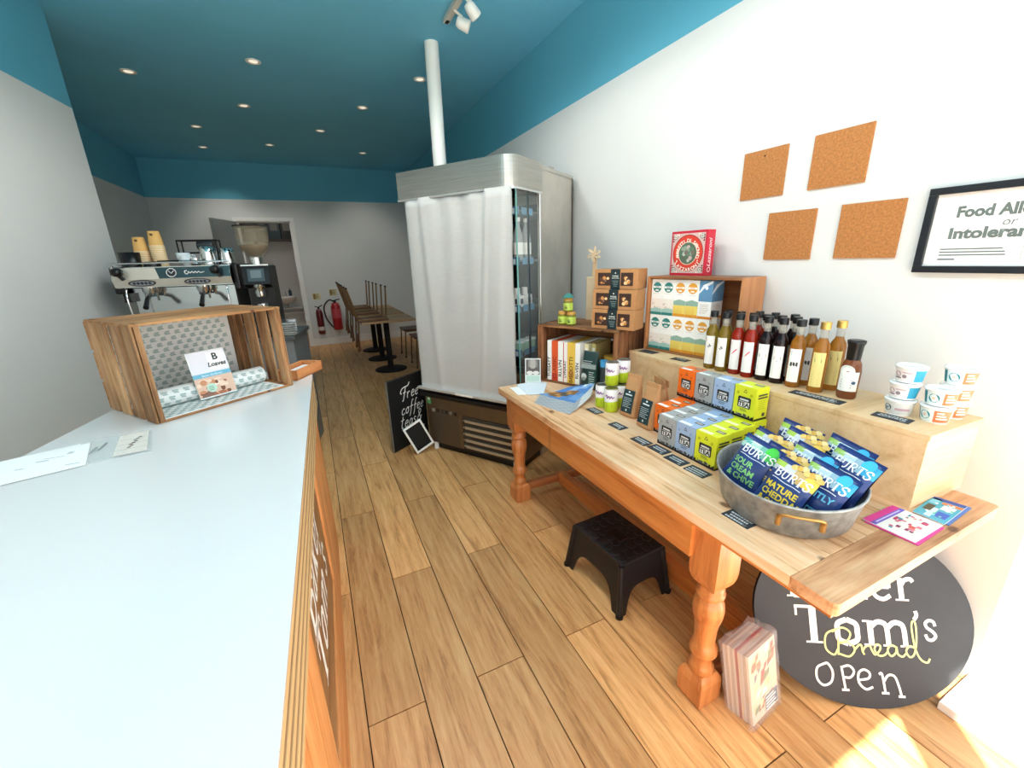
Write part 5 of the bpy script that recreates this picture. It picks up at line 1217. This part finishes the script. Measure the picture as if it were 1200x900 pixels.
for col, y in (('yellow',.965),('blue',1.06),('grey',1.153),('orange',1.247)):
    for k in range(4):
        if col == 'orange' and k == 0: continue
        addtea(col, col+' tea box '+(ROWN[k] if not (col == 'orange' and k == 1) else 'at the front of its column, beside the coffee bag'), 1.213+.0742*k+(.012 if k == 3 else 0), y+(.03 if k == 3 else .006*k), tz)
for col, y in (('yellow',1.003),('blue',1.099),('grey',1.194),('orange',1.289)): addtea(col, col+' tea box in the upper row, in front of the riser', 1.449, y, tz+.1302)

# ------------------------------------------------------------------ cans, coffee bags
MT['lime'] = pm('lime_print','bfd62c',.35); MT['canw'] = pm('white_can_print','eceaea',.35)
def can(label, x, y, z, rz=0, src=None):
    M_ = T(x,y,z) @ RZ(rz-PI/2+.5); g = 'lime and white cans'
    if src: return dup(src, label, M=M_, group=g)
    t = thing('drink_can', label, 'can', M=M_, group=g); r = .034; h = .118
    m = MB().lathe([(.03,0),(r,.004),(r,.05)],'lime',24,close=False).lathe([(r,.05),(r,h-.006),(.031,h)],'canw',24,close=False); m.build('can_body', t)
    MB().lathe([(.0315,h-.001),(.032,h+.002),(.03,h+.0025),(.029,h-.002),(.001,h-.002)],'steel',22).lathe([(.001,.0),(.03,.0)],'steel',20,close=False).build('can_end', t)
    m = MB(); rr = r+.0006
    def fn(x_,y_,w): return ((rr+w)*math.sin(x_/rr), -(rr+w)*math.cos(x_/rr), y_)
    q = MB(); 
    for i in range(10): x0 = -.05+.01*i; q.poly([(x0,.049),(x0+.01,.049),(x0+.01,.049+.011*(i+1)/10),(x0,.049+.011*i/10)],'lime')
    m.add([fn(p[0],p[1],0) for p in q.v], q.f, 'lime')
    q = MB().ribbon(cr([(-.026,.082),(-.016,.09),(-.014,.074),(-.004,.086),(.0,.074),(.008,.086),(.012,.075),(.022,.082)],4),.005,'8a5a94'); m.add([fn(p[0],p[1],.0003) for p in q.v], q.f, '8a5a94')
    for k in range(2):
        q = MB().rect(-.018,.036-.01*k,.012,.042-.01*k,'7a8a24'); m.add([fn(p[0],p[1],.0005) for p in q.v], q.f, '7a8a24')
    m.build('print', t); return t
k_ = can('lime and white can at the left of the bottom pair, nearest the brochures',1.285,1.675,tz); can('lime and white can at the right of the bottom pair, beside the coffee bag',1.283,1.597,tz,.2,k_)
can('lime and white can hidden behind the left bottom can',1.36,1.70,tz,0,k_); can('lime and white can hidden behind the right bottom can',1.362,1.625,tz,.1,k_)
can('lime and white can on top, the nearer of the upper two',1.318,1.642,tz+.1206,.1,k_); can('lime and white can on top, the farther of the upper two, by the riser',1.402,1.655,tz+.1206,.3,k_)
def cbag(label, M_, src=None, opened=False):
    g = 'kraft coffee bags on the table'
    if src: return dup(src, label, M=M_, group=g)
    t = thing('coffee_bag', label, 'coffee bag', M=M_, group=g)
    pouch(MB(), .098, .068, .2, 'kraftb', .8).build('bag', t)
    m = MB(); m.box((-.04,-.006,.19),(.04,.006,.206),'kraftb',bev=.002).build('folded_top', t)
    # label follows the slope of the front
    def yf(z): q = z/.2; return -(.068*(1-q**2.2)*.98+.004)/2-.0012
    m = MB(); zs = [.018,.05,.08,.105,.13]
    m.add([(x_,yf(z),z) for z in zs for x_ in (-.034,.034)], [(2*k,2*k+1,2*k+3,2*k+2) for k in range(4)], 'dkgreen')
    rn = random.Random(8)
    def bar(x0,x1,z,hh,c): m.add([(x0,yf(z)-.0008,z),(x1,yf(z)-.0008,z),(x1,yf(z+hh)-.0008,z+hh),(x0,yf(z+hh)-.0008,z+hh)],[(0,1,2,3)],c)
    bar(-.005,.005,.117,.007,'e4ece8'); bar(-.02,.02,.104,.006,'dfe8e6')
    for k in range(6): bar(-.026,.026-rn.uniform(0,.016),.046+.0085*k,.0025,'b4c6c6')
    bar(-.004,.004,.026,.01,'c9d6d4'); m.build('label', t); return t
cb = cbag('kraft coffee bag with a dark green label, beside the lime cans', T(1.325,1.498,tz) @ RZ(-PI/2+.12) @ RX(-.1)); cbag('kraft coffee bag with a dark green label, beside the orange tea box', T(1.298,1.348,tz) @ RZ(-PI/2-.0) @ RX(-.1), cb)
t = thing('opened_coffee_bag', 'kraft coffee bag seen from behind with its open top, behind the labelled two', 'coffee bag', M=T(1.445,1.43,tz) @ RZ(-PI/2-.3))
pouch(MB(), .105, .06, .165, 'kraftb', .95).build('bag', t); MB().box((-.052,-.012,.155),(.052,-.008,.19),'kraftb').box((-.052,.008,.155),(.052,.012,.186),'kraftb').box((-.05,-.008,.158),(.05,.008,.160),'7a5636').build('open_top', t)

# ------------------------------------------------------------------ papers, brochures and the picture card
one('paper_sheet', MB().prism([(1.0,2.21),(.985,2.06),(1.09,2.02),(1.12,2.2)],0,.002,'paper'), 'small white sheet at the far left corner of the pine table', 'paper', M=T(0,0,tz))
one('paper_sheet', MB().prism([(1.06,2.235),(1.03,2.025),(1.115,1.995),(1.24,2.17),(1.22,2.24)],0,.003,pm('pale_blue_paper','dfe8f0',.6)), 'pale blue paper pad lying beside the brochures on the pine table', 'paper', M=T(0,0,tz+.0022))
t = thing('picture_card', 'small framed picture card standing against the book crate', 'card', M=basis((1.123,2.243,tz+.006), (.083,-.051,0), (.09,.14,.95)))
m = MB().box((0,0,-.004),(.098,.152,0),'d9d9d6',bev=.001); m.rect(.006,.05,.092,.145,'5a5654',w=.0004); m.disc(.049,.118,.026,'a8a49e',w=.0007,ry=.03); m.disc(.03,.062,.02,'d9d6cf',w=.0008,ry=.012); m.disc(.068,.062,.02,'d9d6cf',w=.0008,ry=.012); m.rect(.02,.1,.032,.14,'8a8680',w=.0007); m.rect(.066,.1,.078,.14,'8a8680',w=.0007); m.rect(.008,.008,.09,.044,'b4cdbf',w=.0005); m.build('card', t)
def brochure(i, n):
    k = n-1-i                                                           # 0 = lowest
    P = [V(p) for p in ((1.075,1.975,.775),(1.25,1.935,.838),(1.36,1.84,.806),(1.145,1.722,.768))]
    o = V((-.011*i,-.011*i,0)); 
    P = [p+o for p in P]; z0 = tz+.0022*k
    m = MB(); nu = 8; vs = []; top = 1.0
    for th in (0, .0012):
        for a in range(nu+1):
            for b in range(nu+1):
                u, v = a/nu, b/nu; p = P[0]*(1-u)*(1-v)+P[1]*u*(1-v)+P[2]*u*v+P[3]*(1-u)*v
                s_ = max(0,min(1.2,((p.x-1.1)*.84+(p.y-1.85)*-.3)/.21)); lift = .062*s_**1.3*(.55+.45*min(1,max(0,(p.y-1.72)/.22)))
                vs.append((p.x,p.y,z0+max(0,lift)+th))
    N1 = (nu+1)**2; fs = []; cols = []
    m.mi('paper')
    fr_ = []
    for a in range(nu):
        for b in range(nu):
            q = a*(nu+1)+b
            m.add([vs[q],vs[q+1],vs[q+nu+2],vs[q+nu+1]],[(0,1,2,3)],'paper')
            u, v = (a+.5)/nu, (b+.5)/nu
            GRID = ['ddcccccc','dbbaccdd','bbaeecdd','abeeabcd','sssabbcc','ssskkssc','ssskkkks','ssssswkk']   # rows from the spine side to the far edge
            c = {'d':'6f9fd2','c':'4f86c4','b':'8a6238','a':'c08a48','e':'5a5048','s':'4a82c8','k':'8fb4de','w':'e4ecf2'}[GRID[a][b]] if i == 0 else ('a9b0b6' if (i*3+a//3) % 3 == 0 else 'd9dadb' if i % 2 else 'f0f0ee')
            m.add([vs[N1+q],vs[N1+q+nu+1],vs[N1+q+nu+2],vs[N1+q+1]],[(0,1,2,3)],c)
    for a in range(nu):
        for (q, r_) in ((a*(nu+1),(a+1)*(nu+1)),(a*(nu+1)+nu,(a+1)*(nu+1)+nu),(a,a+1),(nu*(nu+1)+a,nu*(nu+1)+a+1)): m.add([vs[q],vs[r_],vs[N1+r_],vs[N1+q]],[(0,1,2,3)],'e4e2de' if (i+a) % 2 else 'b9bbbc')
    return m
NB = 8
one('brochure', brochure(0,NB), 'topmost brochure with a blue sky cover in the fanned pile', 'brochure', group='fanned brochures')
for i in range(1,NB): one('brochure', brochure(i,NB), 'brochure lower down in the fanned pile, only its edge showing', 'brochure', group='fanned brochures')
def leaflet(name, label, pts, kind, z):
    m = MB().prism(pts, 0, .0022, 'paper'); A_, B_, C_, D_ = [V((p[0],p[1],.0026)) for p in pts]
    def q(u0,v0,u1,v1,c,w=0):
        f = lambda u,v: (A_*(1-u)*(1-v)+B_*u*(1-v)+C_*u*v+D_*(1-u)*v)+V((0,0,w))
        m.add([f(u0,v0),f(u1,v0),f(u1,v1),f(u0,v1)],[(0,1,2,3)],c)
    rn = random.Random(4)
    if kind == 'pink':
        q(0,0,1,1,'e6e2da'); q(0,0,.16,1,'d8398c',.0002); q(.16,0,.27,1,'6a5ab8',.0002); q(.19,.1,.23,.9,'c9b9e6',.0003)
        for k in range(26): u, v = rn.uniform(.3,.75), rn.uniform(.1,.85); q(u,v,u+rn.uniform(.04,.12),v+rn.uniform(.04,.12),rn.choice(['c4386a','d8788a','2f8aa0','e6a0b0','f4e4e0','8a2a5a','d8554a']),.0004+k*1e-5)
        q(.3,.78,.42,.97,'f4f2ee',.0008)
    else:
        q(0,0,1,1,'3fa0b8'); q(.1,.15,.45,.4,'2b58b4',.0002); q(.5,.05,.7,.5,'b9dce6',.0003); q(.12,.5,.5,.72,'cfe0d8',.0003); q(.0,.75,.6,.85,'e8743c',.0004); q(.66,.3,.9,.6,'4a4a3c',.0004); q(.7,.66,.95,.95,'7fc4d8',.0004); q(0,.88,1,1,'2a4a9a',.0004)
        for k in range(10): u, v = rn.uniform(.05,.85), rn.uniform(.1,.8); q(u,v,u+.08,v+.06,rn.choice(['7fcbd6','2f7fb4','dceaf0','5fb4a0']),.0005+k*1e-5)
    return one('leaflet', m, label, 'leaflet', M=T(0,0,z), group='leaflets at the table end')
leaflet('leaflet','teal and blue leaflet at the window end of the pine table',[(1.507,.402),(1.51,.474),(1.66,.484),(1.677,.412)][::1],'teal',tz+.0026)
one('leaflet', MB().prism([(1.52,.396),(1.522,.468),(1.672,.479),(1.685,.405)],0,.0022,'4a6fb0'), 'blue edged leaflet showing under the teal one', 'leaflet', M=T(0,0,tz), group='leaflets at the table end')
leaflet('leaflet','pink and white leaflet with berries beside the snack bowl',[(1.343,.52),(1.345,.4),(1.5,.402),(1.495,.516)],'pink',tz+.0026)
one('leaflet', MB().prism([(1.338,.512),(1.342,.392),(1.494,.396),(1.49,.508)],0,.0022,'d83a8c'), 'magenta edged leaflet showing under the pink one', 'leaflet', M=T(0,0,tz), group='leaflets at the table end')

# ------------------------------------------------------------------ galvanised bowl with crisps
BWM = T(1.245,.69,tz) @ RZ(.61); t = thing('galvanised_bowl', 'oval galvanised metal bowl full of blue snack bags', 'bowl', M=BWM)
r0 = (.205,.176); r1 = (.228,.198)
m = MB(); n = 48; prof = [(0,0),(.9,0),(1.0,.006),(1.105,.1),(1.125,.102),(1.125,.107),(1.1,.108),(1.085,.1),(.985,.012),(0,.008)]
vs = [(r0[0]*k*math.cos(2*PI*i/n), r0[1]*k*math.sin(2*PI*i/n), z) for k, z in prof[1:-1] for i in range(n)]
fs = [(j*n+i, j*n+(i+1)%n, (j+1)*n+(i+1)%n, (j+1)*n+i) for j in range(len(prof)-3) for i in range(n)]
m.add(vs, fs, 'galv', None, True); m.add(vs[:n],[tuple(range(n-1,-1,-1))],'galv'); e_ = len(vs)-n; m.add(vs[e_:],[tuple(range(n))],'galv'); m.build('bowl_body', t)
def handle(a_):
    m = MB(); p = V((r0[0]*1.1*math.cos(a_), r0[1]*1.1*math.sin(a_), 0)); tn = V((-math.sin(a_)*r0[0], math.cos(a_)*r0[1], 0)).normalized(); nn_ = V((tn.y,-tn.x,0))
    m.tube(cr([p+tn*-.05+nn_*.005+V((0,0,.066)), p+tn*-.047+nn_*.012+V((0,0,.085)), p+tn*-.02+nn_*.022+V((0,0,.092)), p+tn*.02+nn_*.022+V((0,0,.092)), p+tn*.047+nn_*.012+V((0,0,.085)), p+tn*.05+nn_*.005+V((0,0,.066))],5),.0045,'brass',8)
    for s_ in (-1,1): m.tube([p+tn*.05*s_+nn_*.003+V((0,0,.052)), p+tn*.05*s_+nn_*.005+V((0,0,.08))],.0075,'brass',8)
    return m
handle(PI+.12).build('handle', t); handle(.12).build('handle', t)
MT['navy'] = pm('navy_foil','1f3a78',.3,coat=.35,bump=.35,bscale=28); MT['navyd'] = pm('navy_foil_edge','1a3270',.35)
PALG = {'mature':('a8c84a','c9ccd0','c9a86a','e8c24a','f0d23a'), 'salted':('9cc45a','b4ccd4','8fb0c0','2f9cc8','6cc4e6'), 'green':('4fa89a','a9cfc6','6fae9c','3fae4a','cfe8d8')}
WB, HB = .13, .165
def th(x, y):
    u = min(1, abs(x)/(WB/2)); v = min(1, max(0, (y/HB-.07)/.86))
    return 0.003+.021*(1-u**2.4)**.75*math.sin(PI*v)**.6 + .0016*math.sin(70*x+40*y)*(1 if .1 < v < .9 else 0)
def crisp_mesh(kind):
    pal = PALG[kind]; m = MB(); nx, ny = 16, 22; vs = {}
    for s_ in (-1, 1):
        for j in range(ny+1):
            for i in range(nx+1):
                x = -WB/2+WB*i/nx; y = HB*j/ny; pinch = 1-.06*math.sin(PI*y/HB)
                vs[s_,i,j] = (x*pinch, s_*th(x,y), y)
    for j in range(ny):
        v = (j+.5)/ny
        for i in range(nx):
            u = (i+.5)/nx
            if v > .93 or v < .04: c = 'navyd'
            elif .70 < v < .93:
                edge = .74+.08*math.sin(u*5)
                c = 'navy' if v < edge-.03 else pal[0] if u < .24 and v > .8 else pal[1] if u < .5 else pal[2] if u < .72 else pal[3]
            else: c = 'navy'
            m.add([vs[-1,i,j],vs[-1,i+1,j],vs[-1,i+1,j+1],vs[-1,i,j+1]],[(0,1,2,3)],c,None,True)
            m.add([vs[1,i,j],vs[1,i,j+1],vs[1,i+1,j+1],vs[1,i+1,j]],[(0,1,2,3)],'navy',None,True)
    return m
fnb = lambda x,y,w: (x*(1-.06*math.sin(PI*y/HB)), -th(x,y)-.0012-w, y)
def crisp_print(kind):
    pal = PALG[kind]; m = MB(); serif(m,'BURTS',.026,'f2f2f0',None,-.046,.108,0,sx=1.05,fn=fnb)
    k = MB().ribbon([(-.045+.009*i,.1+.001*math.sin(i)) for i in range(11)],.0022,'dfe3ea'); m.add([fnb(p[0],p[1],0) for p in k.v],k.f,'dfe3ea')
    rows = {'mature':('MATURE','CHEDDAR','& ONION'),'salted':('LIGHTLY','SEA','SALTED'),'green':('SOUR','CREAM','& CHIVE')}[kind]; c = {'mature':'f0d23a','salted':'6cc4e6','green':'8fd07a'}[kind]
    for i, r_ in enumerate(rows): m.text(r_,.0185,c,None,bold=.03,x=-.05,y=.07-.0245*i,w=0,align='LEFT',fn=fnb)
    if kind == 'mature':
        for i in range(7):
            k = MB().disc(-.01+.012*i,.152+.004*(i%3),.011,['e3bf6a','d9a94a','efd596'][i%3],w=.0003+i*.0002,n=10,ry=.008); m.add([fnb(*p) for p in k.v],k.f,['e3bf6a','d9a94a','efd596'][i%3])
    else:
        k = MB().disc(.035,.145,.017,{'salted':'35b0e0','green':'3fc23a'}[kind],w=.0004,n=20); m.add([fnb(*p) for p in k.v],k.f,{'salted':'35b0e0','green':'3fc23a'}[kind])
        k = MB().poly([(-.06,.135),(-.03,.15),(0,.148),(-.03,.14)],'e4ecee',w=.0005); m.add([fnb(*p) for p in k.v],k.f,'e4ecee')
    return m
CRS = {}
def crisps(kind, label, x, y, z, yaw, tilt, roll):
    M_ = T(x,y,TZ+z) @ RZ(-PI/2+yaw) @ RX(-tilt) @ RY(roll); g = 'blue snack bags in the galvanised bowl'
    if kind in CRS: return dup(CRS[kind], label, M=M_, group=g)
    t = thing('snack_bag', label, 'snack bag', M=M_, group=g); crisp_mesh(kind).build('bag', t); crisp_print(kind).build('front_print', t); CRS[kind] = t
for a_ in (('green','green topped snack bag low at the left rim of the bowl',1.135,.772,.04,.1,.5,.2),
  ('mature','yellow lettered snack bag at the front centre of the bowl',1.098,.64,.03,0,.5,.16),
  ('mature','yellow lettered snack bag second from the front centre of the bowl',1.155,.712,.034,0,.5,.16),
  ('salted','light blue lettered snack bag at the front right of the bowl',1.155,.582,.034,0,.5,.16),
  ('mature','snack bag at the left of the bowl behind the green topped one',1.212,.79,.042,0,.5,.16),
  ('salted','snack bag in the middle right of the bowl, before the upright one',1.212,.66,.042,0,.5,.16),
  ('salted','snack bag with a blue disc at the right rim of the bowl',1.27,.585,.05,-.05,.5,.16),
  ('mature','snack bag in the middle of the bowl behind the front ones',1.27,.725,.055,0,.5,.16),
  ('salted','snack bag standing upright at the back right of the bowl',1.33,.625,.05,-.05,.36,.16),
  ('mature','snack bag at the back left of the bowl, near the riser',1.335,.765,.05,.05,.4,.12)): crisps(*a_)

# ------------------------------------------------------------------ light and camera
w = bpy.data.worlds.new('World'); sc.world = w; w.use_nodes = True
bg = w.node_tree.nodes['Background']; bg.inputs[0].default_value = (.97,.98,1.0,1); bg.inputs[1].default_value = SKY
sd = bpy.data.lights.new('sun', 'SUN'); sd.energy = 14; sd.angle = .009; sd.color = (1,.94,.84)
so = bpy.data.objects.new('sun', sd); COL.objects.link(so)
dirn = V((.66*math.cos(math.radians(62.8)), .75*math.cos(math.radians(62.8)), -math.sin(math.radians(62.8))))
so.matrix_basis = dirn.to_track_quat('-Z','Y').to_matrix().to_4x4()
pd = bpy.data.lights.new('shopfront_portal', 'AREA'); pd.shape = 'RECTANGLE'; pd.size = 4.05; pd.size_y = 2.75; pd.cycles.is_portal = True
po = bpy.data.objects.new('shopfront_portal', pd); COL.objects.link(po); po.matrix_basis = basis((.25,YF-.06,1.36),(1,0,0),(0,0,1)) @ RY(PI)
pd = bpy.data.lights.new('added_opening_portal', 'AREA'); pd.shape = 'RECTANGLE'; pd.size = .95; pd.size_y = 2.4; pd.cycles.is_portal = True  # sky portal for the added, unseen side opening
po = bpy.data.objects.new('added_opening_portal', pd); COL.objects.link(po); po.matrix_basis = basis((2.35,-.14,1.54),(0,1,0),(0,0,1),(1,0,0))
for x, y, l in DL:
    ld = bpy.data.lights.new('downlight', 'SPOT'); ld.energy = DLP if y > 7.2 else 1.5; ld.spot_size = 2.4; ld.spot_blend = .8; ld.color = (1,.93,.84); ld.shadow_soft_size = .04
    if y > 7.2: ld.spot_size = 1.4; ld.spot_blend = 1
    lo = bpy.data.objects.new('downlight', ld); COL.objects.link(lo); lo.location = (x,y,ZC-.02); lo.rotation_euler = (.55 if y > 7.2 else 0, 0, 0)
for x, y in ((.4,.8),(.45,1.7),(.5,2.7)):                        # unseen fill lamps added over the shop floor to lift the room
    ld = bpy.data.lights.new('fill_lamp', 'SPOT'); ld.energy = FILL; ld.spot_size = 2.95; ld.spot_blend = .35; ld.color = (1,.97,.93); ld.shadow_soft_size = .16
    lo = bpy.data.objects.new('fill_lamp', ld); COL.objects.link(lo); lo.location = (x,y,2.98)
ld = bpy.data.lights.new('store_room_fill', 'POINT'); ld.energy = 2.5; ld.shadow_soft_size = .1; ld.color = (1,.95,.9)  # unseen lamp added to brighten the store room
lo = bpy.data.objects.new('store_room_fill', ld); COL.objects.link(lo); lo.location = (-.5,9.5,2.5)
F = 488.6016; yaw, pitch, roll = .43128166, .294216758, -.0320641716
fw = V((math.sin(yaw)*math.cos(pitch), math.cos(yaw)*math.cos(pitch), -math.sin(pitch))); rg = V((math.cos(yaw), -math.sin(yaw), 0)); up_ = rg.cross(fw)
r2 = rg*math.cos(roll)+up_*math.sin(roll); u2 = -rg*math.sin(roll)+up_*math.cos(roll)
cd = bpy.data.cameras.new('camera'); cam = bpy.data.objects.new('camera', cd); COL.objects.link(cam)
cd.sensor_fit = 'HORIZONTAL'; cd.sensor_width = 36; cd.lens = F/1200*36; cd.clip_start = .02
cam.matrix_basis = basis((0,0,1.52), r2, u2, -fw); sc.camera = cam
vs_ = sc.view_settings; vs_.view_transform = 'Standard'; vs_.look = 'None'; vs_.gamma = 1; vs_.exposure = EXPO; vs_.use_curve_mapping = False
sc.cycles.use_denoising = True; sc.cycles.max_bounces = 14; sc.cycles.diffuse_bounces = 8; sc.cycles.transmission_bounces = 10; sc.cycles.transparent_max_bounces = 12; sc.cycles.sample_clamp_indirect = 6; sc.cycles.caustics_reflective = False; sc.cycles.caustics_refractive = False
